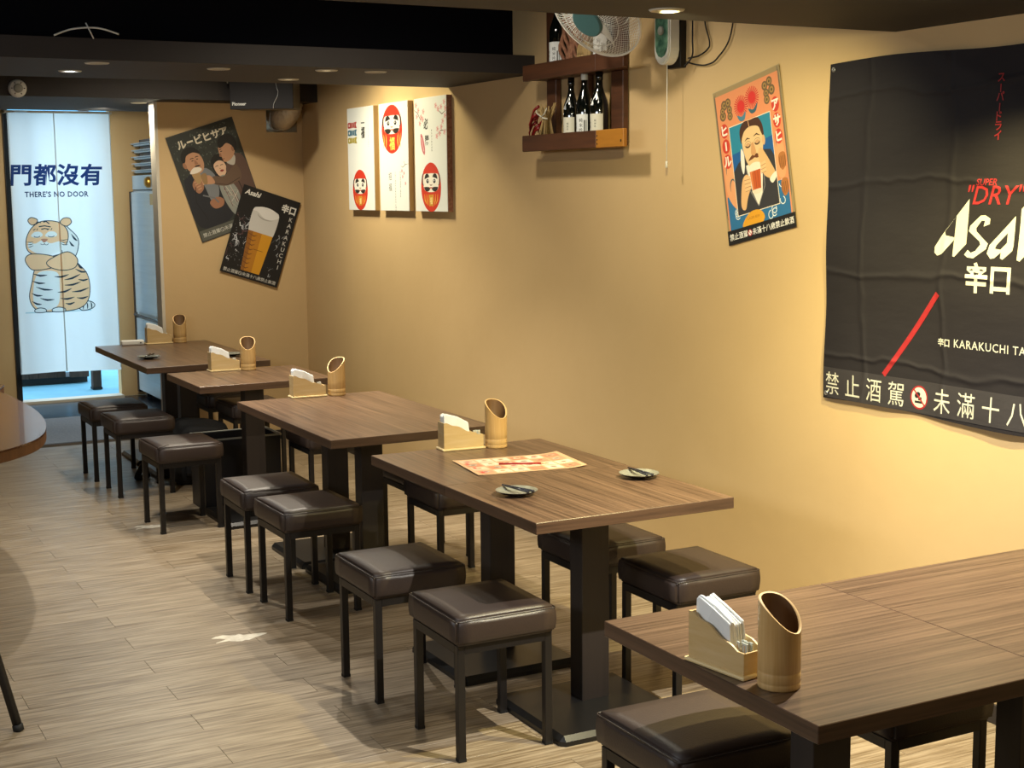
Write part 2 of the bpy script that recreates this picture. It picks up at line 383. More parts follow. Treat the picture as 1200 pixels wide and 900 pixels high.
# partition wall carrying the posters, with a square service opening for the duct
px0, px1, pz0, pz1 = 3.25, 3.475, 2.168, 2.345
bm = bmesh.new()
box(bm, 2.49, px0, YP, YP+.12, 0, 2.6); box(bm, px1, W, YP, YP+.12, 0, 2.6); box(bm, px0, px1, YP, YP+.12, 0, pz0); box(bm, px0, px1, YP, YP+.12, pz1, 2.6)
struct('wall_back', bm, 'wall')
struct('trim_1', B(2.468, 2.49, YP-.006, YP+.125, 0, 2.36), 'palew')
struct('baseboard_right', B(W-.012, W, YB, YP, 0, .066, bev=.003), 'base')
struct('baseboard_back', B(2.49, W-.012, YP-.012, YP, 0, .066, bev=.003), 'base')
# entrance wall, doorway 1.90..2.79
DX0, DX1 = 1.925, 2.80
bm = bmesh.new(); box(bm, XL, DX0, YD, YD+.12, 0, H); box(bm, DX1, W, YD, YD+.12, 0, H); box(bm, DX0, DX1, YD, YD+.12, 2.62, H)
struct('wall_entrance', bm, 'wall')
bm = bmesh.new(); box(bm, DX0, DX0+.04, YD-.03, YD+.13, 0, 2.6); box(bm, DX0, DX1, YD-.03, YD+.13, 2.54, 2.62)
struct('door_1', bm, 'blackf')
# ceilings
struct('ceiling', B(XL, W, YB, YD, H, H+.1), 'void')
struct('ceiling_low', B(XL, W, YB, 3.82, 2.273, 2.36), 'ceil')
bm = B(XL, W, 6.37, 7.37, 2.32, 2.41); struct('beam_lower', bm, 'ceil')
struct('beam_upper', B(XL, W, 6.60, 7.37, 2.41, H), 'void')
struct('soffit_rear', B(XL, W, 9.45, 10.95, 2.36, H), 'ceil')
struct('ceiling_entrance', B(XL, W, 10.95, YD, 2.72, 2.8), 'ceil')

# floor: slab plus individually laid planks (0.915 x 0.16 m, half-lapped)
FL = struct('floor', B(XL, W, YB, 10.4, -.05, -.002), 'gap')
PR, PL_ = .1605, .93
mesh_cache = {}
rest = bmesh.new()
k0 = int(math.floor((YB-4.176)/PR))
for k in range(k0, 60):
    y0 = 4.176+k*PR; y1 = y0+PR
    if y1 > 10.42: break
    y1 = min(y1, 10.40); y0c = max(y0, YB)
    off = 1.215 if k % 2 == 0 else .742
    j0 = int(math.floor((XL-off)/PL_))
    for j in range(j0, 8):
        x0 = off+j*PL_; x1 = x0+PL_
        x0 = max(x0, XL); x1 = min(x1, W)
        if x1-x0 < .02: continue
        if y0 > 2.5 and x1 > .25:
            key = (round(x1-x0, 3), round(y1-y0c, 3))
            if key not in mesh_cache:
                b_ = B(0, key[0]-.0012, 0, key[1]-.0008, -.004, 0, bev=.0005, seg=1); M_ = bpy.data.meshes.new('plank'); b_.to_mesh(M_); b_.free(); M_.materials.append(MT['floor']); mesh_cache[key] = M_
            obj('plank', mesh_cache[key], None, FL, (x0, y0c, 0))
        else: box(rest, x0, x1-.0012, y0c, y1-.0008, -.004, 0)
obj('planks_out_of_view', rest, 'floor', FL, kind='stuff')
# worn spots on two planks
for cx, cy_, a in ((1.60, 5.40, .085), (1.775, 7.50, .07)):
    P = [(cx+a*(1+.35*math.sin(3*t+cx)+.2*math.cos(5*t))*math.cos(t), cy_+a*.62*(1+.3*math.cos(2*t+1)+.2*math.sin(7*t))*math.sin(t)) for t in [2*PI*i/26 for i in range(26)]]
    obj('worn_spot', prism(bmesh.new(), P, .0001, .0006), 'worn', FL)
struct('floor_doormat', B(.9, 2.7, 10.4, 11.6, -.03, .004), 'mat_', label='grey doormat strip inside the entrance')
struct('floor_entrance', B(XL, W, 10.4, 12.62, -.06, -.002), 'slate')
struct('trim_2', B(DX0, DX1, 12.50, 12.66, -.002, .02), 'palew')

# ================================================================ OUTSIDE
struct('ground_outside', B(-4, 9, 12.66, 24, -.08, -.004), 'pave')
t = thing('slatted_bench', 'dark weathered timber bench boards outside below the curtain hem', 'bench', (2.36, 13.72, 0))
for i in range(7): obj('board', B(-.40+i*.083, -.40+i*.083+.080, 0, .03, .062, .34, bev=.003), 'dwood', t)
obj('end_board', B(.21, .38, -.06, .0, .06, .34, bev=.003), 'dwood', t)
obj('plinth', B(-.42, .38, .03, .40, 0, .06), 'blackf', t); obj('seat_top', B(-.42, .40, .0, .42, .34, .37), 'dwood', t)
t = thing('wooden_post', 'brown square wooden post outside, at the right of the doorway', 'post', (2.67, 13.15, 0))
obj('post', B(0, .075, 0, .10, .02, 2.6, bev=.004), 'dwood', t); obj('foot', B(-.005, .08, -.005, .105, 0, .02), 'blackf', t)
# facade across the lane
t = thing('facade', 'pale building front across the lane behind the entrance curtain', 'building', (1.5, 20, 0))
obj('wall', B(-4, 6, 0, .2, 0, 3.2), 'pave', t); obj('window', B(-1, .4, -.04, 0, 1, 2.4), 'slate', t); obj('window', B(1.6, 3.0, -.04, 0, 1, 2.4), 'slate', t)

# ================================================================ TABLES
TZ, TH = .75, .037
def table(name, x0, x1, y0, y1, label, posts, grain='topy', group=None, plates=None):
    """posts: list of (x, y) near-left corners of square posts"""
    cx, cy_ = (x0+x1)/2, (y0+y1)/2
    t = thing('dining_table', label, 'table', (cx, cy_, 0), 0, group)
    o = obj('tabletop', B(x0-cx+.0006, x1-cx-.0006, y0-cy_+.0006, y1-cy_-.0006, TZ-TH, TZ, bev=.0015, seg=1), [grain, 'edge'], t)
    for p in o.data.polygons: p.material_index = 0 if abs(p.normal.z) > .9 else 1
    for i, (a, b) in enumerate(posts):
        a -= cx; b -= cy_
        obj('post', B(a, a+.107, b, b+.08, .03, TZ-TH-.004, bev=.002, seg=1), 'post', t)
        obj('mounting_plate', B(a-.09, a+.197, b-.09, b+.17, TZ-TH-.006, TZ-TH, bev=.001, seg=1), 'iron', t)
        obj('bracket', B(a-.03, a-.005, b+.02, b+.05, TZ-TH-.018, TZ-TH-.006), 'silver', t)
        px, py, pw = plates[i]; px -= cx; py -= cy_
        bm = bmesh.new(); box(bm, px, px+pw, py, py+.47, 0, .032)
        es = [e for e in bm.edges if all(abs(v.co.z-.032) < 1e-4 for v in e.verts)] + [e for e in bm.edges if abs(e.verts[0].co.z-e.verts[1].co.z) > .01]
        bmesh.ops.bevel(bm, geom=es, offset=.016, segments=1, affect='EDGES')
        obj('base_plate', bm, 'plate', t)
    return t
table('t5a', 1.708, 2.352, 2.018, 2.785, 'nearest walnut table at lower right, holding the tall foreground bamboo cup', [(1.985, 2.36)], 'topx', plates=[(1.76, 2.125, .55)])
table('t5b', 2.352, 3.16, 2.018, 2.785, 'bare walnut table at the right frame edge, joined wall side of the nearest table', [(2.62, 2.36)], 'topx', plates=[(2.40, 2.125, .55)])
table('t4a', 2.05, 2.79, 3.734, 4.384, 'walnut table carrying both dishes with black chopsticks, second row from the front', [(2.392, 4.04)], plates=[(2.163, 3.78, .487)])
table('t4b', 2.05, 2.79, 4.384, 5.044, 'walnut table under the menu sheet, butted to the table with two chopstick dishes', [(2.392, 4.72)], plates=[(2.142, 4.44, .475)])
table('t3', 2.036, 2.777, 5.436, 6.703, 'long walnut table in the middle of the row with a bare glossy top', [(2.39, 6.0), (2.385, 6.42)], plates=[(2.187, 5.765, .38), (2.187, 6.25, .44)])
table('t2', 2.026, 2.770, 7.32, 7.985, 'short walnut table, second from the back wall posters', [(2.31, 7.46)], plates=[(2.122, 7.21, .47)])
table('t1', 1.99, 2.738, 8.30, 9.69, 'farthest walnut table against the poster wall beside the steel fridge', [(2.39, 9.09), (2.385, 9.46)], plates=[(2.135, 8.75, .42), (2.135, 9.25, .42)])

# ================================================================ STOOLS
SW, SD, SH = .345, .37, .462
def cushion(wear=0):
    bm = bmesh.new(); box(bm, -SW/2, SW/2, -SD/2, SD/2, .372, SH)
    bmesh.ops.subdivide_edges(bm, edges=bm.edges[:], cuts=6, use_grid_fill=True)
    for v in bm.verts:
        x, y, z = v.co; u, q = abs(x)/(SW/2), abs(y)/(SD/2)
        if z > .46: v.co.z += .011*(1-u*u)*(1-q*q)-.003
        if wear: v.co.z += .002*math.sin(31*x+3)*math.cos(27*y)
        bul = .004*math.sin(PI*(z-.372)/.09)
        if u > .99: v.co.x += math.copysign(bul, x)
        if q > .99: v.co.y += math.copysign(bul, y)
    es = [e for e in bm.edges if len(e.link_faces) == 2 and e.calc_face_angle(0) > .9]
    bmesh.ops.bevel(bm, geom=es, offset=.010, segments=4, affect='EDGES')
    for f in bm.faces: f.smooth = True
    return bm
def rr(x, y, r, n=4):
    P = []
    for cx, cy_, a0 in ((x-r, y-r, 0), (-x+r, y-r, 90), (-x+r, -y+r, 180), (x-r, -y+r, 270)):
        for i in range(n+1): a = math.radians(a0+90*i/n); P.append((cx+r*math.cos(a), cy_+r*math.sin(a)))
    return P
def make_stool():
    t = thing('stool', '', 'stool')
    s = obj('seat', cushion(), 'leather', t)
    P = [(x, y, SH-.0105) for x, y in rr(SW/2+.0005, SD/2+.0005, .012)]
    obj('piping', tube(bmesh.new(), P+P[:1], .0016, 6), 'pipe', s)
    bm = bmesh.new(); a, b = SW/2-.008, SD/2-.014
    box(bm, -a+.025, a-.025, -b, -b+.02, .344, .371); box(bm, -a+.025, a-.025, b-.02, b, .344, .371); box(bm, -a, -a+.02, -b+.025, b-.025, .344, .371); box(bm, a-.02, a, -b+.025, b-.025, .344, .371)
    obj('frame', bm, 'iron', t)
    for sx in (-1, 1):
        for sy_ in (-1, 1):
            x0 = -a if sx < 0 else a-.025; y0 = -b if sy_ < 0 else b-.025
            l = obj('leg', B(x0, x0+.025, y0, y0+.025, .004, .371, bev=.0015, seg=1), 'iron', t)
            obj('foot_cap', B(x0-.0005, x0+.0255, y0-.0005, y0+.0255, 0, .01), 'rubber', l)
    return t
stool0 = make_stool(); used = []
def stool(x0, y0, label, group, rz=0):
    """x0, y0: near-left corner of the leg footprint"""
    loc = (x0+SW/2-.008, y0+SD/2-.014, 0)
    if not used: o = stool0; o.location = loc; o['label'] = label; o['group'] = group; o.rotation_euler = (0, 0, rz)
    else: o = dup(stool0, loc, rz, label, group)
    used.append(o); return o
GA, GW = 'stools along the aisle', 'stools along the wall side'
stool(1.80, 2.605, 'foreground brown stool tucked under the nearest table, below the napkin holder', GA)
s = stool(1.828, 3.828, 'front stool of the aisle pair beside the table with two chopstick dishes', GA, -.01)
stool(1.805, 4.43, 'second stool of the aisle pair beside the table with two chopstick dishes', GA)
stool(1.85, 5.505, 'nearer of the overlapping aisle stools at the long middle table', GA, .015)
stool(1.84, 5.985, 'farther of the overlapping aisle stools at the long middle table', GA, -.02)
used[-1]
stool_worn = stool(1.785, 7.285, 'lone taupe stool with a creased corner beside the short table', GA, .02)
stool(1.80, 8.30, 'brown stool beside the farthest table, nearer the camera of its two', GA, 0)
stool(1.78, 8.86, 'farthest stool by the aisle, closest to the entrance mat', GA, .01)
stool(2.445, 2.61, 'black stool under the table at the lower right frame corner', GW)
stool(2.655, 3.865, 'wall side stool fully visible right of the nearest black table post', GW)
stool(2.625, 4.40, 'wall side stool mostly hidden behind the nearest black table post', GW)
stool(2.575, 5.57, 'wall side stool seen through the gap under the menu table', GW)
stool(2.66, 6.08, 'wall side stool showing only a sliver behind the long middle table', GW)
stool(2.60, 7.27, 'wall side stool seen beneath the long middle table, between two posts', GW)
stool(2.56, 8.50, 'right of the two far wall side stools, under the short table edge', GW)
stool(2.56, 9.04, 'left of the two far wall side stools, nearest the poster wall', GW)
# crease on the worn one: own fold part
sw = stool_worn
bm = bmesh.new(); tube(bm, [(-SW/2+.0, -SD/2+.0, .452), (-SW/2+.012, -SD/2-.001, .462), (-SW/2+.04, -SD/2+.004, .4655), (-SW/2+.065, -SD/2+.02, .467)], .005, 8, r2=.002)
obj('seam_fold', bm, 'leather', sw)

# splayed metal stool at the counter, left frame edge
t = thing('counter_stool', 'black stool with splayed legs cut by the left frame edge, lower left', 'stool', (.40, 5.06, 0))
for sx in (-1, 1):
    for sy_ in (-1, 1):
        l = obj('leg', tube(bmesh.new(), [(sx*.145, sy_*.145, .63), (sx*.275, sy_*.275, .012)], .015, 4), 'iron', t)
        obj('foot_cap', tube(bmesh.new(), [(sx*.273, sy_*.273, .022), (sx*.2765, sy_*.2765, 0)], .0175, 4), 'rubber', l)
P = [(x, y, .24) for x, y in rr(.225, .225, .01, 1)]; obj('footrest', tube(bmesh.new(), P+P[:1], .009, 8), 'iron', t)
bm = bmesh.new(); box(bm, -.175, .175, -.175, .175, .63, .70, bev=.02, seg=3); obj('seat', bm, 'leather', t)

# round-cornered counter at the left
P = [(-1.2, 5.60), (.35, 5.66), (.60, 5.74), (.80, 5.87), (.92, 5.99), (1.01, 6.13), (1.075, 6.33), (1.12, 6.60), (1.14, 6.95), (1.125, 7.35), (1.09, 7.7), (.95, 8.2), (-1.2, 8.3)]
def smooth_open(P, sub=4):
    out = []
    for i in range(len(P)-1):
        p0 = P[max(i-1, 0)]; p1 = P[i]; p2 = P[i+1]; p3 = P[min(i+2, len(P)-1)]
        for j in range(sub):
            q = j/sub; out.append(tuple(.5*((2*p1[k])+(-p0[k]+p2[k])*q+(2*p0[k]-5*p1[k]+4*p2[k]-p3[k])*q*q+(-p0[k]+3*p1[k]-3*p2[k]+p3[k])*q**3) for k in (0, 1)))
    return out+[P[-1]]
t = thing('counter_table', 'glossy brown counter with a rounded corner at the left frame edge', 'table', (.3, 7.0, 0))
Q = [(x-.3, y-7) for x, y in smooth_open(P)]
obj('tabletop', prism(bmesh.new(), Q, .742, .75), 'oak', t)
obj('edge_band', prism(bmesh.new(), [(x*.998, y*.998) for x, y in Q], .70, .742), 'counteredge', t)
obj('pedestal', B(-.9, -.4, -.5, .5, 0, .70), 'post', t)

# ================================================================ NAPKIN HOLDERS AND CUPS
PL3 = Matrix(((1, 0, 0, 0), (0, 0, 1, 0), (0, 1, 0, 0), (0, 0, 0, 1)))
def wave_profile(L_, h0, h1, n=26):
    """high at x=0 falling in two waves to h1 at x=L"""
    P = [(0, 0), (L_, 0)]
    for i in range(n+1):
        u = 1-i/n; s_ = 0 if u < .09 else 1 if u > .88 else (u-.09)/.79
        P.append((u*L_, h0-(h0-h1)*(s_+.055*math.sin(s_*4*PI))))
    return P
def make_holder():
    t = thing('napkin_holder', '', 'napkin holder')
    L_, D_ = .165, .066
    for y, nm in ((-D_/2, 'front_panel'), (D_/2-.005, 'back_panel')):
        bm = prism(bmesh.new(), [(x-L_/2, z+.008) for x, z in wave_profile(L_, .102, .048)], 0, .005, PL3)
        for v in bm.verts: v.co.y += y
        recalc(bm); obj(nm, bm, 'ply', t)
    obj('end_panel', B(-L_/2, -L_/2+.005, -D_/2+.005, D_/2-.005, .008, .109), 'ply', t)
    obj('end_panel', B(L_/2-.005, L_/2, -D_/2+.005, D_/2-.005, .008, .055), 'ply', t)
    obj('divider', B(L_/2-.045, L_/2-.041, -D_/2+.005, D_/2-.005, .008, .05), 'ply', t)
    obj('base_strip', B(-L_/2-.008, L_/2+.008, -D_/2-.008, D_/2+.008, 0, .009, bev=.004, seg=2), 'plyedge', t)
    return t
def make_napkins():
    t = thing('napkin_stack', '', 'napkins')
    for i in range(7):
        y = -.021+i*.0062; dz = random.uniform(-.006, .005); dx = random.uniform(-.003, .003)
        bm = bmesh.new(); pr = [(-.076, .012), (.028, .012), (.031+dx, .060), (.026, .095+dz), (-.02, .120+dz), (-.066, .134+dz), (-.076, .128+dz)]
        prism(bm, pr, 0, .0052, PL3)
        for v in bm.verts: v.co.y += y+.003*math.sin(v.co.x*60+i)*(v.co.z/.1)
        bmesh.ops.bevel(bm, geom=bm.edges[:], offset=.0015, segments=1, affect='EDGES'); recalc(bm)
        obj('napkin', bm, 'paper', t)
    return t
def make_packet():
    t = obj('toothpick_packet', B(-.006, .006, -.0016, .0016, 0, .062, bev=.0008, seg=1), 'packet'); tag(t, '', 'toothpicks')
    bm = bmesh.new(); tube(bm, [(-.0015, -.0018, .015), (-.001, -.0018, .058)], .0009, 5)
    obj('toothpick', bm, 'wood', t); return t
def make_cup():
    R0, t_ = .0435, .006; n = 48; bm = bmesh.new()
    def ztop(a): c = math.cos(a); return .158-.034*c-.006*math.cos(2*a)       # low at +x
    prof = [(R0*.965, 0), (R0, .003), (R0, .012), (R0-.0008, .0135), (R0, .015), (R0, .034), (R0-.0009, .0355), (R0, .037)]
    t = thing('bamboo_cup', '', 'cup'); rings = []
    for r, z in prof: rings.append([bm.verts.new((r*math.cos(2*PI*k/n), r*math.sin(2*PI*k/n), z)) for k in range(n)])
    for q in (.35, .7, 1): rings.append([bm.verts.new((R0*math.cos(2*PI*k/n), R0*math.sin(2*PI*k/n), .037+(ztop(2*PI*k/n)-.037)*q)) for k in range(n)])
    for a, b in zip(rings, rings[1:]):
        for k in range(n): f = bm.faces.new((a[k], a[(k+1) % n], b[(k+1) % n], b[k])); f.smooth = True
    bm.faces.new(rings[0][::-1]); obj('wall', bm, 'bamboo', t)
    bm = bmesh.new(); ri = R0-t_; A_ = [bm.verts.new((ri*math.cos(2*PI*k/n), ri*math.sin(2*PI*k/n), ztop(2*PI*k/n)-.001)) for k in range(n)]
    C_ = [bm.verts.new((ri*math.cos(2*PI*k/n), ri*math.sin(2*PI*k/n), .02)) for k in range(n)]
    for k in range(n): f = bm.faces.new((A_[k], A_[(k+1) % n], C_[(k+1) % n], C_[k])); f.smooth = True
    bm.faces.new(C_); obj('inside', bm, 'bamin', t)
    bm = bmesh.new(); O_ = [bm.verts.new((R0*math.cos(2*PI*k/n), R0*math.sin(2*PI*k/n), ztop(2*PI*k/n))) for k in range(n)]
    M_ = [bm.verts.new(((R0-t_/2)*math.cos(2*PI*k/n), (R0-t_/2)*math.sin(2*PI*k/n), ztop(2*PI*k/n)+.0014)) for k in range(n)]
    I_ = [bm.verts.new((ri*math.cos(2*PI*k/n), ri*math.sin(2*PI*k/n), ztop(2*PI*k/n)-.001)) for k in range(n)]
    for a, b in ((O_, M_), (M_, I_)):
        for k in range(n): f = bm.faces.new((a[k], a[(k+1) % n], b[(k+1) % n], b[k])); f.smooth = True
    obj('cut_rim', bm, 'bamrim', t); return t
hold0, nap0, pk0, cup0 = make_holder(), make_napkins(), make_packet(), make_cup()
sets = [  # holder centre, holder angle, cup centre, cup angle, table name
 ((1.762, 2.378), -82, (1.784, 2.232), -72, 'on the nearest table', 6),
 ((2.412, 5.000), -4, (2.548, 4.962), -80, 'on the menu table', 3),
 ((2.392, 6.690), -2, (2.535, 6.665), -150, 'on the long middle table', 2),
 ((2.345, 7.945), 0, (2.475, 7.905), -105, 'on the short table', 2),
 ((2.400, 9.690-.055), 0, (2.545, 9.63), -105, 'on the farthest table', 1),
]
first = True
for (hx, hy), ha, (kx, ky), ka, nm, npk in sets:
    ha, ka = math.radians(ha), math.radians(ka)
    for src, x, y, a, nm2, grp in ((hold0, hx, hy, ha, 'light bamboo napkin holder with wavy front ', 'napkin holders'), (nap0, hx, hy, ha, 'white paper napkins standing in the holder ', 'napkin stacks'), (cup0, kx, ky, ka, 'slant-cut bamboo cup ', 'bamboo cups')):
        z = TZ+(.0092 if src is nap0 else 0)
        if first: src.location = (x, y, z); src.rotation_euler = (0, 0, a); src['label'] = nm2+nm; src['group'] = grp
        else: dup(src, (x, y, z), a, nm2+nm, grp)
    for i in range(npk):
        u, v_ = .050+.010*(i % 3), -.016+.013*(i//3)+.003*(i % 2); x = hx+u*math.cos(ha)-v_*math.sin(ha); y = hy+u*math.sin(ha)+v_*math.cos(ha)
        lab = 'paper toothpick packet in the napkin holder '+nm; r_ = ha+random.uniform(-.4, .4)
        if first and i == 0: pk0.location = (x, y, TZ+.0092); pk0.rotation_euler = (0, 0, r_); pk0['label'] = lab; pk0['group'] = 'toothpick packets '+nm
        else: dup(pk0, (x, y, TZ+.0092), r_, lab, 'toothpick packets '+nm)
    first = False

# ================================================================ DISHES AND CHOPSTICKS
def make_dish():
    t = thing('small_dish', '', 'dish'); bm = lathe(bmesh.new(), [(0, 0), (.028, 0), (.030, .003), (.054, .008), (.070, .016), (.0705, .018)], 40)
    obj('underside', bm, 'dishd', t)
    bm = lathe(bmesh.new(), [(.0705, .018), (.0685, .0185), (.052, .0105), (.028, .0065), (0, .006)], 40)
    obj('glazed_face', bm, 'dishl', t); return t
def make_chop(L_=.15):
    t = obj('chopstick', tube(bmesh.new(), [(-L_/2, 0, 0), (L_/2, 0, 0)], .0028, 4, r2=.0042), 'chop'); return tag(t, '', 'chopstick')
dish0, ch0 = make_dish(), make_chop(); first = True
for (x, y), ang, nm, r_ in (((2.194, 4.128), -78, 'in front of the menu', 1), ((2.700, 4.166), -92, 'near the wall corner of the table', 1), ((2.12, 8.77), 60, 'on the farthest table, aisle side', 1), ((2.60, 8.64), 70, 'on the farthest table, behind the bamboo cup', .9)):
    lab = 'small dark-rimmed pale dish '+nm
    if first: dish0.location = (x, y, TZ); dish0['label'] = lab; dish0['group'] = 'small dishes'; d = dish0
    else: d = dup(dish0, (x, y, TZ), 0, lab, 'small dishes')
    a = math.radians(ang)
    for k in (-1, 1):
        if x > 2.59 and y > 8: continue
        off = .006*k; cx, cy_ = x-off*math.sin(a), y+off*math.cos(a); lab = ('left' if k < 0 else 'right')+' black chopstick on the dish '+nm
        if first and k < 0: c = ch0; c['label'] = lab; c['group'] = 'chopsticks'
        else: c = dup(ch0, None, None, lab, 'chopsticks')
        c.location = (cx, cy_, TZ+.0225); c.rotation_euler = (0, 0, a+.07*k)
    first = False

# ================================================================ MENU, PENCIL, SMALL BOX
t = thing('menu_sheet', 'pinkish printed menu sheet with small food pictures under the red pencil', 'menu', mat=Matrix.Translation((2.455, 4.600, TZ+.0006))@Matrix.Rotation(math.radians(-7.5), 4, 'Z'))
def mbend(x, y): return .012*max(0, (abs(x+.02)-.15)/.06)**2*.35+.001
bm = bmesh.new(); bmesh.ops.create_grid(bm, x_segments=20, y_segments=14, size=.5)
for v in bm.verts: v.co = Vector((v.co.x*.42, v.co.y*.297, mbend(v.co.x*.42, v.co.y*.297)))
M_ = mk('menu_paper', '#c9a37e', .6); so = obj('sheet', bm, M_, t); sm = so.modifiers.new('s', 'SOLIDIFY'); sm.thickness = .0006; sm.offset = -1
A = Art(); rnd = random.Random(3)
A.rect(-.195, -.135, .195, .135, '#cf9f7a')
for i in range(6):
    for j in range(4):
        x = -.165+i*.066; y = -.105+j*.068; c = rnd.choice(['#d2b79c', '#c98f70', '#dcc8b4', '#c07f62'])
        A.rect(x-.029, y-.028, x+.029, y+.030, c); A.ell(x+rnd.uniform(-.006, .006), y+.006, .018, .013, rnd.choice(['#b9947c', '#a8a294', '#c98a6c', '#d6c0a0']), rot=rnd.uniform(0, 90))
        A.ell(x, y+.006, .009, .007, rnd.choice(['#7c5a48', '#94765a', '#b5403a'])); 
        for q in range(2): A.rect(x-.024, y-.018-q*.005, x+rnd.uniform(0, .024), y-.0165-q*.005, '#6b4038')
for q in range(3): A.rect(-.185, -.12+.085*q, -.172, -.09+.085*q, '#c0443a')
A.build('print', t, .0004, bend=mbend, maxe=.03)
pc = Vector((2.462, 4.578, TZ+.0052)); ang = math.radians(-26)
t = thing('pencil', 'red pencil lying across the menu sheet', 'pencil', pc, ang)
obj('barrel', tube(bmesh.new(), [(-.09, 0, 0), (.065, 0, 0)], .0038, 6), 'red', t); obj('sharpened_end', tube(bmesh.new(), [(.065, 0, 0), (.082, 0, 0)], .0037, 8, r2=.001), 'wood', t); obj('lead', tube(bmesh.new(), [(.082, 0, 0), (.086, 0, 0)], .001, 6, r2=.0003), 'lead', t)
t = thing('small_white_box', 'small white plastic box lying on the far corner of the farthest table', 'remote', (2.225, 9.63, TZ), math.radians(-6))  # small white plastic box with a dark dot at one end
obj('body', B(-.075, .075, -.022, .022, 0, .034, bev=.01, seg=3), 'white', t); obj('button', B(.045, .055, -.0235, -.021, .012, .02), 'rubber', t)

# ================================================================ WALL SHELF WITH BOTTLES
t = thing('wall_shelf', 'dark brown wooden two-tier wall shelf holding sake bottles', 'shelf', (W, 5.79, 2.0))
def sb(name, x0, x1, y0, y1, z0, z1, mat='shelf', par=None, bev=.003): return obj(name, B(x0-W, x1-W, y0-5.79, y1-5.79, z0-2, z1-2, bev=bev, seg=1), mat, par or t)
sb('lower_board', 3.39, 3.505, 5.50, 6.25, 1.945, 1.965)
sb('front_rail', 3.37, 3.39, 5.56, 6.25, 1.935, 2.012)
sb('rail_end_block', 3.37, 3.39, 5.33, 5.56, 1.933, 2.012, 'shelfy')
for z_ in (1.948, 1.966, 1.984): sb('screw', 3.3685, 3.371, 5.545, 5.551, z_, z_+.006, 'iron', bev=0)
sb('screw', 3.3685, 3.371, 5.345, 5.353, 1.955, 1.965, 'iron', bev=0)
sb('upper_board', 3.39, 3.505, 5.50, 6.24, 2.275, 2.295)
sb('front_rail', 3.37, 3.39, 5.56, 6.24, 2.27, 2.345); sb('rail_end_block', 3.368, 3.39, 5.33, 5.56, 2.27, 2.352)
for y0, y1 in ((6.10, 6.19), (5.80, 5.84), (5.50, 5.60)): sb('upright', 3.475, 3.505, y0, y1, 1.965, 2.275)
for y0, y1 in ((6.10, 6.19), (5.50, 5.60)): sb('upright', 3.475, 3.505, y0, y1, 2.295, 2.75)
def bottle(x, y, z, h, r, capmat, labmat, label, tagp, rz=0, group='sake bottles on the wall shelf'):
    t = thing('sake_bottle', label, 'bottle', (x, y, z), rz, group); s = h/.30
    obj('glass', lathe(bmesh.new(), [(0, .0), (r*.9, 0), (r, .005), (r, .155*s), (r*.93, .175*s), (r*.55, .212*s), (r*.40, .235*s), (r*.36, .285*s), (0, .285*s)], 32), 'glass', t)
    obj('cap', lathe(bmesh.new(), [(r*.40, .262*s), (r*.43, .264*s), (r*.43, .30*s), (0, .30*s)], 24), capmat, t)
    # label: cylinder patch facing the room (-x) with printed strokes
    bm = bmesh.new(); n = 18; rl = r+.0006; a0, a1 = math.radians(110), math.radians(262); vs = []
    for i in range(n+1):
        a = a0+(a1-a0)*i/n; vs.append((bm.verts.new((rl*math.cos(a), rl*math.sin(a), .02*s)), bm.verts.new((rl*math.cos(a), rl*math.sin(a), .118*s))))
    for p, q in zip(vs, vs[1:]): f = bm.faces.new((p[0], q[0], q[1], p[1])); f.smooth = True
    l = obj('label', bm, labmat, t)
    A = Art(); A.vtext('清酒', -.036, .075*s, .014, '#33332e', .017); A.vtext('純米吟', .0, .085*s, .020 if labmat == 'paper' else .010, '#2a2a28', .022 if labmat == 'paper' else .013)
    if labmat == 'paper': A.rect(.014, .03, .02, .1, '#5a5a55'); A.rect(.024, .03, .027, .1, '#777770')
    o = A.build('lettering', l)
    for v in o.data.vertices:
        a = math.radians(212)+v.co.x/rl; v.co = ((rl+.0006)*math.cos(a), (rl+.0006)*math.sin(a), v.co.y)
    if tagp:
        bm = bmesh.new(); P = [(-.026, .155*s), (.0, .150*s), (.016, .165*s), (.0, .212*s)]
        prism(bm, P, -.0005, .0005, Matrix.Rotation(math.radians(-145), 4, 'Z')@Matrix(((0, 0, 1, r*.93), (1, 0, 0, 0), (0, 1, 0, 0), (0, 0, 0, 1))))
        for v in bm.verts: k = 1-max(0, (v.co.z-.165*s))*6; v.co.x *= k; v.co.y *= k
        obj('neck_tag', bm, 'silver', t)
    return t
BX = 3.432
bottle(BX, 5.88, 1.965, .302, .037, 'glass', 'label', 'left sake bottle of three on the shelf, beside the dried chilies', True)
bottle(BX, 5.76, 1.965, .322, .037, 'white', 'paper', 'middle sake bottle with a white cap and a black-lettered label', False)
bottle(BX, 5.63, 1.965, .312, .041, 'glass', 'label', 'right sake bottle of three with a pale triangular neck tag', True)
for y, lab, h in ((6.00, 'black bottle with a white lettered label on the upper tier, far left', .36), (5.60, 'bottle behind the fan cage on the upper tier, its label showing', .36)):
    bottle(BX, y, 2.295, h, .042, 'glass', 'paper', lab, False, group='bottles on the upper tier')
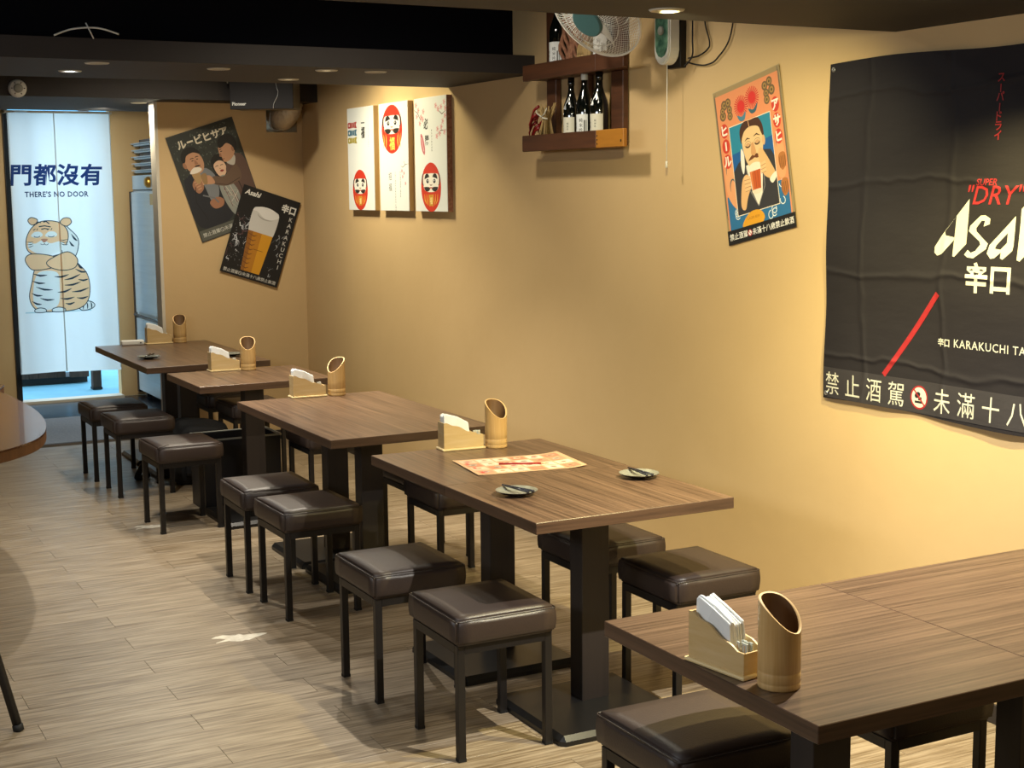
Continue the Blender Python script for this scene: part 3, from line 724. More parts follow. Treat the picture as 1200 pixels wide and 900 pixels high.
# dried chili and straw bundle
t = thing('chili_bundle', 'dried red chilies and straw tied in a bundle at the shelf left end', 'decoration', (3.43, 6.10, 1.965)); rnd = random.Random(5)
for i in range(9):
    a = rnd.uniform(-.5, .1); x = rnd.uniform(-.05, .0); y0 = .05+rnd.uniform(-.01, .05); z0 = .05+i*.012
    obj('chili', tube(bmesh.new(), [(x, y0-.03, z0+.035), (x-.008, y0, z0+.02), (x-.01, y0+.022, z0-.012), (x-.004, y0+.028, z0-.03)], .008, 7, r2=.002), 'chili', t)
bm = bmesh.new()
for i in range(26):
    x = rnd.uniform(-.045, .02); b_ = rnd.uniform(-.055, .045); tube(bm, [(x, b_, .0), (x*.5-.01, -.02+b_*.25, .12), (x, -.02+b_*.8, .17+rnd.uniform(-.02, .03))], .0035, 5)
obj('straw', bm, 'straw', t, kind='stuff')
bm = bmesh.new(); tube(bm, [(-.03, .0, .14), (-.045, -.03, .125), (-.03, -.05, .12)], .004, 6); tube(bm, [(-.045, -.02, .13), (-.05, .02, .15), (-.045, .03, .165)], .003, 6); tube(bm, [(-.045, -.02, .13), (-.05, -.06, .145), (-.045, -.07, .17)], .003, 6); obj('tie', bm, 'label', t)
t = thing('rope_bundle', 'hanging twisted red-brown rope strands on the upper shelf tier', 'decoration', (3.43, 5.82, 2.295))
for i in range(11):
    y = .10-i*.021; P = [(-.02+.012*math.sin(q*.9+i), y+.007*math.sin(q*1.3+i*2), .24-.024*q) for q in range(10)]
    obj('strand', tube(bmesh.new(), P, .009, 7), 'rope', t)
for i in range(3): obj('loop', tube(bmesh.new(), [(-.035, -.10-.02*i+.03*math.cos(a), .06+.05*math.sin(a)) for a in [2*PI*k/16 for k in range(17)]], .009, 7), 'straw', t)

# ================================================================ WALL FAN
FC = Vector((3.17, 5.23, 2.475)); AX = Vector((-.74, -.22, -.63)).normalized()
q = AX.to_track_quat('Z', 'Y').to_matrix().to_4x4(); FM = Matrix.Translation(FC)@q
t = thing('wall_fan', 'white caged wall fan with teal hub beside the wall shelf', 'fan', mat=Matrix.Translation(FC)@q)
RF = .215
bm = bmesh.new(); nsp = 84
def ring(bm, r, z, w, n=48): tube(bm, [(r*math.cos(a), r*math.sin(a), z) for a in [2*PI*k/n for k in range(n+1)]], w, 5, cap=False)
for k in range(nsp):
    a = 2*PI*k/nsp; tw = .35; P = []
    for i in range(6):
        u = i/5; r = .05+(RF-.05)*u; z = .062*(1-u**2.4); b_ = a+tw*u; P.append((r*math.cos(b_), r*math.sin(b_), z))
    tube(bm, P, .0011, 4, cap=False)
ring(bm, RF, 0, .0045); ring(bm, .135, .040, .002)
obj('front_grille', bm, 'wire', t)
bm = bmesh.new()
for k in range(nsp):
    a = 2*PI*k/nsp; P = []
    for i in range(6):
        u = i/5; r = .04+(RF-.04)*u; z = -.095*(1-u**3); P.append((r*math.cos(a), r*math.sin(a), z))
    tube(bm, P, .0011, 4, cap=False)
ring(bm, RF, -.006, .0045); ring(bm, .12, -.078, .002)
obj('rear_grille', bm, 'wire', t)
h_ = obj('hub_badge', lathe(bmesh.new(), [(0, .072), (.064, .072), (.070, .067), (.070, .055), (0, .055)], 32, smooth=False), 'teal', t)
for k in range(3):
    bm = bmesh.new(); n = 8; rows = []
    for i in range(n+1):
        u = i/n; r = .035+.135*u; wd = .055*math.sin(PI*(.15+.75*u)); a = 2*PI*k/3+.5*u
        rows.append([bm.verts.new((r*math.cos(a+d*wd/r), r*math.sin(a+d*wd/r), -.02+.022*d)) for d in (-1, 0, 1)])
    for p, r_ in zip(rows, rows[1:]):
        for j in range(2): f = bm.faces.new((p[j], p[j+1], r_[j+1], r_[j])); f.smooth = True
    o = obj('blade', bm, 'white', t); sm = o.modifiers.new('s', 'SOLIDIFY'); sm.thickness = .002
obj('motor_housing', lathe(bmesh.new(), [(0, -.17), (.035, -.168), (.05, -.15), (.052, -.10), (.03, -.05), (0, -.045)], 28), 'white', t)
inv = (Matrix.Translation(FC)@q).inverted()
def loc_tube(pts, r, n=8): return tube(bmesh.new(), [inv@Vector(p) for p in pts], r, n)
obj('neck', loc_tube([FC-AX*.15, FC-AX*.19+Vector((.03, 0, 0)), (3.40, 5.10, 2.52), (3.44, 5.07, 2.50)], .022, 12), 'white', t)
bm = bmesh.new(); Pb = [(-.055, .34), (.055, .34), (.058, .06), (.05, .03), (.03, .008), (0, 0), (-.03, .008), (-.05, .03), (-.058, .06)]
BM_ = wall_frame((3.45, 5.115, 2.262), (0, -1, 0)); prism(bm, Pb, -.025, .028, BM_); bmesh.ops.bevel(bm, geom=bm.edges[:], offset=.006, segments=2, affect='EDGES'); recalc(bm)
for v in bm.verts: v.co = inv@v.co
bc = obj('control_body', bm, 'white', t)
bm = bmesh.new(); prism(bm, [(x*.80, y*.97+.03) for x, y in Pb], .0285, .0295, BM_)
for v in bm.verts: v.co = inv@v.co
obj('sticker', bm, 'green', bc)
bm = bmesh.new(); lathe(bm, [(.018, 0), (.018, .008), (.014, .010), (0, .010)], 20, BM_@Matrix.Translation((0, .14, .029)))
for v in bm.verts: v.co = inv@v.co
obj('knob', bm, 'grey', bc)
box_ = bmesh.new(); box(box_, 3.478, W-.001, 5.06, 5.16, 2.25, 2.60, bev=.004)
for v in box_.verts: v.co = inv@v.co
obj('wall_bracket', box_, 'iron', t)
c = obj('pull_cord', loc_tube([(3.44, 5.10, 2.265), (3.44, 5.10, 1.862)], .0018, 6), 'wire', t)
obj('pull_knob', loc_tube([(3.44, 5.10, 1.866), (3.44, 5.10, 1.852), (3.44, 5.10, 1.838)], .005, 10), 'white', c)
def curve(P, n=10): return [Vector(p) for p in (lambda Q: Q)(cr3(P, n))]
def cr3(P, n):
    out = []
    for i in range(len(P)-1):
        p0, p1, p2, p3 = P[max(i-1, 0)], P[i], P[i+1], P[min(i+2, len(P)-1)]
        for j in range(n):
            u = j/n; out.append(tuple(.5*((2*p1[k])+(-p0[k]+p2[k])*u+(2*p0[k]-5*p1[k]+4*p2[k]-p3[k])*u*u+(-p0[k]+3*p1[k]-3*p2[k]+p3[k])*u**3) for k in range(3)))
    return out+[tuple(P[-1])]
for lab, P in (('black power cable looping on the wall right of the fan, outer loop', [(3.49, 5.03, 2.27), (3.50, 4.97, 2.255), (3.50, 4.90, 2.25), (3.50, 4.83, 2.27), (3.50, 4.74, 2.36), (3.50, 4.70, 2.60)]),
               ('black power cable on the wall right of the fan, inner bend', [(3.49, 5.02, 2.285), (3.50, 4.96, 2.29), (3.50, 4.90, 2.31), (3.50, 4.885, 2.34), (3.50, 4.92, 2.44), (3.50, 4.89, 2.6)]),
               ('black cable bundle running down behind the fan control body', [(3.48, 4.99, 2.62), (3.485, 4.985, 2.5), (3.49, 4.99, 2.36), (3.485, 4.985, 2.29), (3.47, 5.02, 2.25)])):
    tag(obj('cable', tube(bmesh.new(), curve(P), .0032, 6), 'rubber'), lab, 'cable')

# ================================================================ CEILING FITTINGS
def light(x, y, z, on, label):
    t = thing('ceiling_light', label, 'ceiling light', (x, y, z), 0, 'recessed downlights')
    obj('trim_ring', lathe(bmesh.new(), [(.036, -.001), (.038, -.005), (.050, -.004), (.054, 0), (.052, .002), (.036, .002)], 32), 'trimr', t)
    obj('lens', lathe(bmesh.new(), [(0, -.0005), (.036, -.0005), (.036, .001), (0, .001)], 24), on, t)
light(2.44, 3.62, 2.273, 'lens', 'recessed downlight in the low front ceiling above the wall fan side')
light(1.38, 6.98, 2.32, 'lens_on', 'brightly lit white downlight in the dark beam at upper left')
light(1.406, 6.52, 2.32, 'lens', 'unlit downlight in the beam just right of the brightly lit one')
light(1.98, 6.62, 2.32, 'lens', 'small unlit downlight between the upper left lights')
light(2.484, 7.10, 2.32, 'lens_dim', 'downlight in the beam above the hanging speaker')
light(2.471, 6.52, 2.32, 'lens_dim', 'downlight in the beam left of the daruma pictures, nearer row')
light(2.721, 6.52, 2.32, 'lens', 'rightmost small downlight in the beam above the daruma pictures')
light(2.40, 9.90, 2.36, 'lens_dim', 'downlight in the rear soffit above the steel fridge')
M_ = wall_frame((1.545, 9.45, 2.405), (1, 0, 0))
t = thing('smoke_detector', 'round white smoke detector on the dark rear soffit face', 'smoke detector', mat=M_)
obj('housing', lathe(bmesh.new(), [(0, 0), (.055, 0), (.055, .012), (.045, .03), (0, .032)], 36), 'white', t)
obj('sensor', lathe(bmesh.new(), [(.028, .0305), (.028, .038), (.02, .042), (0, .042)], 24), 'grey', t)
for k in range(6):
    a = PI*k/3; obj('vent_slot', tube(bmesh.new(), [(.033*math.cos(a), .033*math.sin(a), .031), (.042*math.cos(a), .042*math.sin(a), .029)], .003, 5), 'rubber', t)
tag(obj('loose_wire', tube(bmesh.new(), curve([(1.20, 6.36, 2.415), (1.28, 6.37, 2.445), (1.38, 6.36, 2.452), (1.47, 6.36, 2.43)]), .004, 6), 'white'), 'pale loose wire curling over the beam edge at upper left', 'cable')
tag(obj('cable_tie', tube(bmesh.new(), [(1.36, 6.345, 2.405), (1.33, 6.345, 2.47)], .003, 5), 'white'), 'short white tie standing up from the beam edge, upper left', 'cable')

# hanging speaker
t = thing('speaker', 'dark loudspeaker with silver badge hanging under the beam over the posters', 'speaker', (3.06, 9.28, 2.30), math.radians(-33))
obj('cabinet', B(-.205, .205, 0, .22, 0, .175, bev=.006), 'spks', t)
obj('grille_cloth', B(-.212, .212, -.014, 0, -.004, .178, bev=.004), 'spk', t)
bm = bmesh.new(); A = Art(); A.text('Pioneer', 0, 0, .030, '#d8d8d4', bold=.03)
e = bpy.data.objects.new('badge', None); bpy.data.objects.remove(e)
bd = A.build('badge', t); bd.matrix_local = Matrix(((1, 0, 0, -.15), (0, 0, -1, -.0145), (0, 1, 0, .022), (0, 0, 0, 1)))
obj('hanger', tube(bmesh.new(), [(-.225, -.008, .165), (-.235, -.008, .24), (-.235, .02, .70)], .004, 6), 'silver', t)
obj('cord', tube(bmesh.new(), curve([(.10, -.02, .70), (.10, -.02, .20), (.115, -.022, .10), (.085, -.022, .03), (.08, -.02, -.002)]), .0028, 6), 'silver', t)
# foil duct
t = thing('flexible_duct', 'silvery foil air duct bending out of the square wall hole', 'duct', (3.37, 9.85, 2.26))
bm = bmesh.new(); P = curve([(0, .14, 0), (0, .0, .0), (.005, -.10, .015), (.03, -.16, .09), (.04, -.16, .25), (.04, -.15, .55)], 12)
n = 20; rings = []
for i, p in enumerate(P):
    tn = (P[min(i+1, len(P)-1)]-P[max(i-1, 0)]).normalized(); a = Vector((1, 0, 0)); b_ = tn.cross(a).normalized(); a = b_.cross(tn); r = .080+.005*(i % 2)
    rings.append([bm.verts.new(p+r*(a*math.cos(2*PI*k/n)+b_*math.sin(2*PI*k/n))) for k in range(n)])
for a, b_ in zip(rings, rings[1:]):
    for k in range(n): f = bm.faces.new((a[k], a[(k+1) % n], b_[(k+1) % n], b_[k])); f.smooth = True
obj('foil_hose', recalc(bm), 'foil', t)
obj('wire', tube(bmesh.new(), curve([(-.095, -.085, .04), (-.095, -.085, -.05), (-.06, -.09, -.078), (.0, -.10, -.075)]), .003, 6), 'silver', t)

# ================================================================ FRIDGE ALCOVE
t = thing('fridge', 'tall stainless steel fridge seen edge-on left of the poster wall', 'fridge', (2.93, 11.30, 0))
obj('cabinet', B(.03, .55, 0, 1.26, .05, 1.78, bev=.006), 'steel', t)
d_ = obj('door', B(0, .03, .02, 1.20, .72, 1.765, bev=.005), 'steel', t); obj('handle', tube(bmesh.new(), [(-.02, 1.10, .735), (-.045, 1.05, .73), (-.045, .2, .72), (-.02, .12, .72)], .012, 8), 'iron', d_)
d_ = obj('door', B(0, .03, .02, 1.20, .06, .69, bev=.005), 'steel', t)
obj('hinge_side', B(-.002, .03, 1.205, 1.26, .04, 1.77, bev=.002), 'blackf', t)
obj('sticker', B(-.0015, 0, .45, .55, 1.66, 1.75), 'gold', t)
for k in range(2): obj('leg', B(.05, .09, .03+1.1*k, .07+1.1*k, 0, .05), 'rubber', t)
t = thing('control_box', 'small steel control box with brass valve on top of the fridge', 'box', (2.945, 11.45, 1.785))
obj('case', B(0, .40, 0, 1.05, 0, .12, bev=.004), 'steel', t); obj('valve', lathe(bmesh.new(), [(0, 0), (.045, 0), (.045, .02), (.03, .04), (0, .04)], 20, Matrix.Translation((0, .45, .06))@Matrix.Rotation(-PI/2, 4, 'Y')), 'gold', t); obj('tag', B(-.003, 0, .22, .32, .03, .09), 'chili', t)
for i in range(5):
    t = obj('steel_tray', B(-.16, .16, -.50, .50, 0, .018, bev=.006), 'steel'); t.location = (3.125+.004*(i % 2), 11.99, 1.925+i*.056)
    bm = bmesh.new(); box(bm, -.18, .18, -.52, .52, .017, .026, bev=.003); obj('rim', bm, 'steel', t); obj('spacer', B(-.12, .12, -.45, .45, .026, .056), 'iron', t)
    tag(t, ['lowest', 'second lowest', 'middle', 'second highest', 'topmost'][i]+' steel tray in the stack on the control box over the fridge', 'tray', 'stacked steel trays')

# ================================================================ LUGGAGE UNDER THE TABLES
t = thing('storage_bin', 'black open plastic luggage bin on the floor under the short table', 'bin', (2.14, 7.69, 0))
bm = bmesh.new(); bw, bd_, bh = .44, .27, .40
for a in (box(bm, 0, bw, 0, bd_, 0, .012), box(bm, 0, .012, 0, bd_, .012, bh), box(bm, bw-.012, bw, 0, bd_, .012, bh), box(bm, .012, bw-.012, 0, .012, .012, bh), box(bm, .012, bw-.012, bd_-.012, bd_, .012, bh)): pass
obj('tub', bm, 'bin', t)
P = [(bw/2+x, bd_/2+y, bh) for x, y in rr(bw/2+.004, bd_/2+.004, .012)]; obj('rim', tube(bmesh.new(), P+P[:1], .006, 6), 'grey', t)
t = thing('backpack', 'black backpack with buckle slumped under the farthest table', 'bag', (2.35, 8.58, 0))
bm = bmesh.new(); bmesh.ops.create_icosphere(bm, subdivisions=4, radius=1)
for v in bm.verts:
    x, y, z = v.co; k = 1+.07*math.sin(5*x+3*z)+.05*math.sin(7*y+2*z)
    f = lambda a: math.copysign(abs(a)**.55, a)
    v.co = Vector((.20*f(x)*k, .14*f(y)*k, .19+.19*f(z)*k*(1 if z > 0 else .98)))
    if v.co.z < 0: v.co.z = 0
for f in bm.faces: f.smooth = True
obj('body', bm, 'bag', t)
obj('strap', tube(bmesh.new(), curve([(-.17, .10, .28), (-.26, .17, .15), (-.33, .20, .018), (-.25, .24, .018)]), .018, 6), 'bag', t)
b_ = [(-.205, -.06+.02*math.cos(a), .21+.02*math.sin(a)) for a in [2*PI*k/16 for k in range(17)]]; obj('buckle', tube(bmesh.new(), b_, .0035, 6), 'silver', t)
obj('zip_pocket', B(-.12, .12, -.165, -.12, .06, .22, bev=.02), 'bag', t)

# ================================================================ ENTRANCE CURTAIN (NOREN)
NX0, NX1, NZ0, NZ1, NY, SPL = 1.945, 2.772, .262, 2.44, 12.47, 2.318
def nb(x, y): return .007*math.sin(x*17+.4*math.sin(y*2))+.003*math.sin(x*34+y*2)
t = thing('entrance_curtain', 'white split cloth entrance curtain with blue characters and a tiger drawing', 'curtain', mat=wall_frame((NX0, NY, NZ0), (1, 0, 0)))
NWd, NH = NX1-NX0, NZ1-NZ0; sx_ = SPL-NX0
A = Art()
def nx(px): return px*NWd/590*1.0
# coordinates measured on the cloth: x from left edge, y from the hem
CX = lambda x: x-NX0
for ch, x in zip('門都沒有', (2.03, 2.222, 2.408, 2.60)): A.text(ch, CX(x), 1.845-NZ0-.0, .185, '#1d3f78', bold=.028, shear=.08)
A.text("THERE'S NO DOOR", CX(2.31), 1.733-NZ0, .062, '#22345e', bold=.025, fit=.52, sp=1.1)
# tiger: generic seated tiger with folded arms, body drawn in metres from its lower left
tx, ty = CX(2.045), .775-NZ0; K_ = '#2c3f4c'; O_ = '#f7cfa2'; Wt = '#eef1ee'
S = lambda pts: [(tx+x*.96, ty+y*.735) for x, y in pts]
def outl(pts, col, wd=.007):
    P = A.blob(S(pts), col); A.line(P+[P[0]], wd, K_)
A.rect(tx-.04, ty-.004, tx+.5, ty+.004, '#b4d6de')
outl([(.42, .02), (.46, .0), (.53, .02), (.555, .06), (.52, .10), (.44, .11), (.38, .09)], Wt)
for k in range(3): A.arc(tx+.425+.035*k, ty+.038, .010, .034, -60, 70, .010, K_, taper=True)
A.blob(S([(.36, .10), (.40, .13), (.43, .11), (.41, .06), (.37, .06)]), K_)
outl([(.03, .06), (.0, .18), (.03, .36), (.06, .50), (.14, .60), (.34, .66), (.42, .55), (.50, .42), (.52, .25), (.49, .10), (.40, .02), (.22, .0), (.10, .01)], O_)
A.blob(S([(.05, .07), (.03, .18), (.05, .36), (.10, .46), (.24, .45), (.26, .30), (.24, .08), (.14, .02)]), Wt)
outl([(.40, .62), (.44, .80), (.38, .92), (.30, .98), (.30, .64)], Wt)
outl([(.0, .72), (.0, .84), (.05, .96), (.14, 1.03), (.27, 1.02), (.345, .93), (.345, .80), (.28, .70), (.14, .64), (.05, .66)], O_)
outl([(.05, .99), (.02, 1.04), (.05, 1.075), (.10, 1.05), (.09, 1.01)], O_); outl([(.29, 1.01), (.32, 1.06), (.37, 1.06), (.385, 1.01), (.34, .97)], O_)
A.blob(S([(.02, .72), (.02, .80), (.07, .78), (.14, .82), (.20, .78), (.28, .80), (.33, .74), (.26, .68), (.14, .645)]), Wt)
for ex in (.09, .21):
    A.blob(S([(ex-.05, .865), (ex-.02, .91), (ex+.03, .91), (ex+.05, .87), (ex, .845)]), Wt); A.arc(tx+ex*.96, ty+.865*.735, .024, .010, 180, 360, .006, K_); A.line(S([(ex-.03, .93), (ex-.01, .945)]), .006, K_); A.line(S([(ex+.0, .93), (ex+.01, .95)]), .006, K_)
A.blob(S([(.125, .83), (.18, .83), (.165, .80), (.15, .79), (.137, .80)]), '#c98f72'); A.arc(tx+.130, ty+.785*.735, .018, .014, 200, 350, .004, K_); A.arc(tx+.161, ty+.785*.735, .018, .016, 190, 340, .004, K_)
for q in ((.09, 1.0, .13, 1.015), (.15, 1.02, .2, 1.0), (.11, .97, .21, .965), (.13, .94, .19, .94)): A.line(S([(q[0], q[1]), ((q[0]+q[2])/2, max(q[1], q[3])+.008), (q[2], q[3])]), .009, K_)
for k in range(3):
    A.line(S([(.0+.004*k, .80-.03*k), (.03, .795-.025*k), (.055, .80-.02*k)]), .007, K_, True); A.line(S([(.345, .82-.03*k), (.31, .81-.025*k), (.285, .815-.02*k)]), .007, K_, True)
# arms
outl([(.02, .50), (-.02, .60), (.02, .66), (.12, .66), (.24, .62), (.26, .55), (.20, .50), (.08, .48)], O_); outl([(.20, .50), (.16, .56), (.22, .62), (.34, .68), (.42, .60), (.40, .50), (.30, .47)], O_)
for x0, y0, x1, y1 in ((.04, .44, .16, .42), (.03, .36, .14, .33), (.06, .29, .20, .25), (.02, .22, .11, .19), (.09, .16, .21, .14), (.02, .13, .10, .09), (.22, .40, .34, .42), (.30, .36, .44, .42), (.40, .48, .50, .44), (.30, .30, .44, .33), (.42, .36, .51, .36), (.24, .22, .36, .26), (.36, .22, .51, .26), (.26, .15, .38, .16), (.40, .15, .50, .16), (.30, .09, .38, .10), (.42, .55, .46, .48), (.36, .80, .40, .74), (.38, .88, .43, .80)):
    A.line(S([(x0, y0), (x0+(x1-x0)*.3, (y0*.7+y1*.3)-.010), ((x0+x1)/2, (y0+y1)/2-.014), (x0+(x1-x0)*.75, (y0*.25+y1*.75)-.008), (x1, y1)]), .016, K_, True)
outl([(.05, .0), (.04, .03), (.08, .05), (.13, .035), (.13, .0)], Wt); outl([(.20, .0), (.19, .03), (.24, .05), (.29, .035), (.29, .0)], Wt)
for a, b_, nm in ((0, sx_+.003, 'left_panel'), (sx_-.006, NWd, 'right_panel')):
    bm = bmesh.new(); n1, n2 = 40, 60; G = [[bm.verts.new((a+(b_-a)*i/n1, NH*j/n2-(.012*i/n1 if a else -.004*i/n1)*(1-j/n2), nb(a+(b_-a)*i/n1, NH*j/n2)+(.010*(1-j/n2)-.005 if a else 0))) for j in range(n2+1)] for i in range(n1+1)]
    for i in range(n1):
        for j in range(n2): f = bm.faces.new((G[i][j], G[i+1][j], G[i+1][j+1], G[i][j+1])); f.smooth = True
    p = obj(nm, bm, 'noren', t); sh = .010 if a else 0
    A.build('print', p, .0015, bend=lambda x, y, sh=sh: nb(x, y)+(sh*(1-y/NH)-.005 if sh else 0), maxe=.03, mat=PRINTT, clipbox=(a, -1, b_, 3))
    bm = bmesh.new(); tube(bm, [(a+.006, .01, nb(a, 0)+sh+.002), (a+.006, NH, nb(a, NH)+.002)], .003, 5); tube(bm, [(b_-.006, .01, nb(b_, 0)+sh+.002), (b_-.006, NH, nb(b_, NH)+.002)], .003, 5); obj('seam', bm, 'noren', p)
for a in (-.02, NWd+.005): obj('bracket', B(a, a+.015, NH-.022, NH-.002, -.13, .006), 'palew', t)
obj('rod', tube(bmesh.new(), [(-.02, NH-.012, -.004), (NWd+.02, NH-.012, -.004)], .009, 8), 'palew', t)
tag(obj('door_closer', B(2.12, 2.46, 12.50, 12.57, 2.48, 2.55, bev=.008), 'blackf'), 'black door closer arm above the entrance curtain', 'door closer')

# ================================================================ BEER BANNER ON THE RIGHT WALL
BY0, BY1, BZ0, BZ1 = 4.145, 2.515, .975, 2.19; BWd, BH = BY0-BY1, BZ1-BZ0
def bb(x, y): return .010+.004*math.sin(x*9+y*3)+.003*math.sin(y*14+x*2)+.0015*math.sin(x*23-y*5)
t = thing('beer_banner', 'large black cloth beer banner with white lettering on the right wall', 'banner', mat=wall_frame((W, BY0, BZ0), (0, -1, 0)))
bm = bmesh.new(); n1, n2 = 90, 66; G = []
for i in range(n1+1):
    u = i/n1; G.append([bm.verts.new((u*BWd+.012*math.sin(PI*j/n2)*(1-u)*.6, j/n2*BH+.008*math.sin(u*9)*(j/n2 if j > n2/2 else 1-j/n2)-.0, bb(u*BWd, j/n2*BH))) for j in range(n2+1)])
for i in range(n1):
    for j in range(n2): f = bm.faces.new((G[i][j], G[i+1][j], G[i+1][j+1], G[i][j+1])); f.smooth = True
cl = obj('cloth', bm, 'banner', t)
A = Art(); bx = lambda y: BY0-y; bz = lambda z: z-BZ0; WH = '#c9c7b8'; RD = '#9a2428'
A.rect(.004, .006, BWd-.004, .118, '#343134')
xc = bx(3.335)
for i, ch in enumerate('スーパードライ'):
    z_ = bz(2.075)-i*.030
    if ch == 'ー': A.rect(xc-.0022, z_-.004, xc+.0022, z_+.022, RD)
    else: A.text(ch, xc, z_, .034, RD, bold=.02)
A.text('SUPER', bx(3.375), bz(1.752), .030, RD, shear=.25, bold=.01, fit=.085)
A.text('"DRY"', bx(3.335), bz(1.692), .085, RD, shear=.3, bold=.006, fit=.235)
def logo(P): return [(bx(3.595)+(cx/4.092-18)*.00387, bz(1.689)-(cy_/4.092-40)*.00283) for cx, cy_ in P]
for P in ([(232, 135), (226, 345), (172, 408), (163, 405), (168, 325), (174, 215)], [(232, 135), (174, 215), (122, 290), (126, 308), (168, 316), (165, 330), (110, 397), (90, 406), (76, 392), (76, 365), (110, 305)],
          [(325, 250), (327, 225), (305, 210), (285, 212), (240, 260), (235, 285), (285, 330), (290, 345), (270, 375), (250, 385), (235, 372), (220, 395), (235, 407), (262, 410), (315, 365), (322, 340), (270, 285), (268, 270), (290, 235), (305, 235), (300, 262)],
          [(432, 212), (330, 345), (320, 385), (336, 409), (352, 405), (378, 378), (376, 405), (386, 411), (424, 370), (428, 345)],
          [(495, 135), (455, 180), (445, 410), (458, 415), (492, 372), (498, 320), (528, 280), (526, 400), (538, 412), (572, 372), (576, 230), (560, 215), (540, 222), (499, 272)],
          [(640, 218), (600, 262), (592, 398), (602, 412), (640, 370)], [(645, 155), (612, 190), (610, 208), (642, 178)]): A.poly(logo(P), WH)
A.poly(logo([(402, 288), (358, 345), (352, 362), (375, 366), (400, 335)]), '#221f23')
A.text('辛口', bx(3.355), bz(1.418), .100, WH, bold=.03, fit=.185)
A.line([(bx(3.822), bz(1.095)), (bx(3.575), bz(1.395))], .020, RD)
A.text('辛口', bx(3.545), bz(1.222), .030, WH, bold=.02); A.text('KARAKUCHI TASTE', bx(3.495), bz(1.222), .039, WH, h='LEFT', bold=.006, sp=1.12)
row = '禁止酒駕*未滿十八歲禁止飲酒'
for i, ch in enumerate(row):
    x = bx(4.088)+i*.1095
    if ch == '*':
        A.ell(x, .060, .041, .041, RD); A.ell(x, .060, .035, .035, WH); A.ell(x-.008, .068, .014, .010, '#202020', 30); A.rect(x-.02, .040, x+.018, .048, '#202020'); A.rect(x-.004, .05, x+.012, .062, '#202020'); A.line([(x-.025, .085), (x+.025, .035)], .006, RD)
    else: A.text(ch, x, .026, .090, WH, sx=.92)
A.build('print', cl, .0012, bend=bb, maxe=.04, mat=PRINTB)
for x, y in ((.020, BH-.020), (.020, .020), (BWd-.02, BH-.02), (BWd-.02, .02)):
    obj('grommet', lathe(bmesh.new(), [(.004, 0), (.009, 0), (.009, .003), (.004, .003), (.004, 0)], 20, Matrix.Translation((x, y, bb(x, y)+.0005))), 'silver', t)

# ================================================================ POSTERS
def poster(label, origin, u, rot, w_, h_, art, border, thick=.0008, stand=.002):
    t = thing('poster', label, 'poster', mat=wall_frame(origin, u, rot=rot))
    bm = bmesh.new(); n = 14
    def cb(x, y): return .0025*(abs(x)/(w_/2))**3+.0015*(y/(h_/2))**2
    top = [[bm.verts.new((-w_/2+w_*i/n, -h_/2+h_*j/n, cb(-w_/2+w_*i/n, -h_/2+h_*j/n))) for j in range(n+1)] for i in range(n+1)]
    for i in range(n):
        for j in range(n): bm.faces.new((top[i][j], top[i+1][j], top[i+1][j+1], top[i][j+1]))
    s = obj('sheet', bm, border, t, (0, 0, stand)); sm = s.modifiers.new('s', 'SOLIDIFY'); sm.thickness = thick; sm.offset = -1
    art.build('print', s, .0006, bend=cb, maxe=.04); return t
def warn_strip(A, x0, x1, y0, y1, bgc, fg='#dcdcd6'):
    if bgc: A.rect(x0, y0, x1, y1, bgc)
    row = '禁止酒駕*未滿十八歲禁止飲酒'; p = (x1-x0)*.95/14; A.inc()
    for i, ch in enumerate(row):
        x = x0+(x1-x0)*.025+p*(i+.5)
        if ch == '*': A.ell(x, (y0+y1)/2, p*.46, p*.46, '#b8363a' if bgc == '#1d1c1c' else fg); A.ell(x, (y0+y1)/2, p*.34, p*.34, '#f0ece4' if bgc == '#1d1c1c' else '#333333'); A.line([(x-p*.25, (y0+y1)/2+p*.25), (x+p*.25, (y0+y1)/2-p*.25)], p*.1, '#b8363a' if bgc == '#1d1c1c' else fg)
        else: A.text(ch, x, (y0+y1)/2-p*.34, p*.98, fg, bold=.015, res=1)

# -- poster 1: three people raising glasses (back wall)
A = Art(); w_, h_ = .49, .745; X = w_/2; Y = h_/2; rnd = random.Random(11)
A.rect(-X+.006, -Y+.006, X-.006, Y-.006, '#2e312c')
for i in range(420):
    x, y = rnd.uniform(-X+.02, X-.02), rnd.uniform(-.02, Y-.02)
    if y > -.05: A.ell(x, y, rnd.uniform(.004, .009), .003, rnd.choice(['#4b5148', '#3b4038', '#596055', '#25281f']), rnd.uniform(0, 180), n=6)
for i, ch in enumerate('ルービヒサア'):
    x = -.155+.062*i
    if ch == 'ー': A.rect(x-.022, .293, x+.022, .305, '#d9cfb8')
    else: A.text(ch, x, .272, .066, '#d9cfb8', bold=.035)
SK, SK2, HR, LN = '#b98a68', '#9a6c50', '#15130f', '#2a1c16'
# left man
A.blob([(-.23, .02), (-.19, .08), (-.10, .10), (.0, .05), (.03, -.05), (.02, -.27), (-.22, -.27)], '#1c1f26'); A.blob([(-.13, .09), (-.05, .10), (.0, .02), (-.02, -.10), (-.08, -.14), (-.10, .0)], '#76797c')
A.blob([(-.18, .16), (-.185, .20), (-.14, .24), (-.09, .23), (-.055, .19), (-.05, .13), (-.075, .085), (-.12, .08), (-.16, .11)], SK)
A.blob([(-.19, .17), (-.19, .22), (-.15, .265), (-.09, .26), (-.055, .22), (-.06, .205), (-.10, .225), (-.15, .215), (-.17, .18)], HR)
A.ell(-.182, .155, .012, .022, SK2, 10); A.arc(-.12, .185, .012, .004, 0, 180, .005, LN); A.arc(-.083, .188, .011, .004, 0, 180, .005, LN); A.ell(-.12, .172, .008, .003, LN); A.ell(-.085, .174, .008, .003, LN)
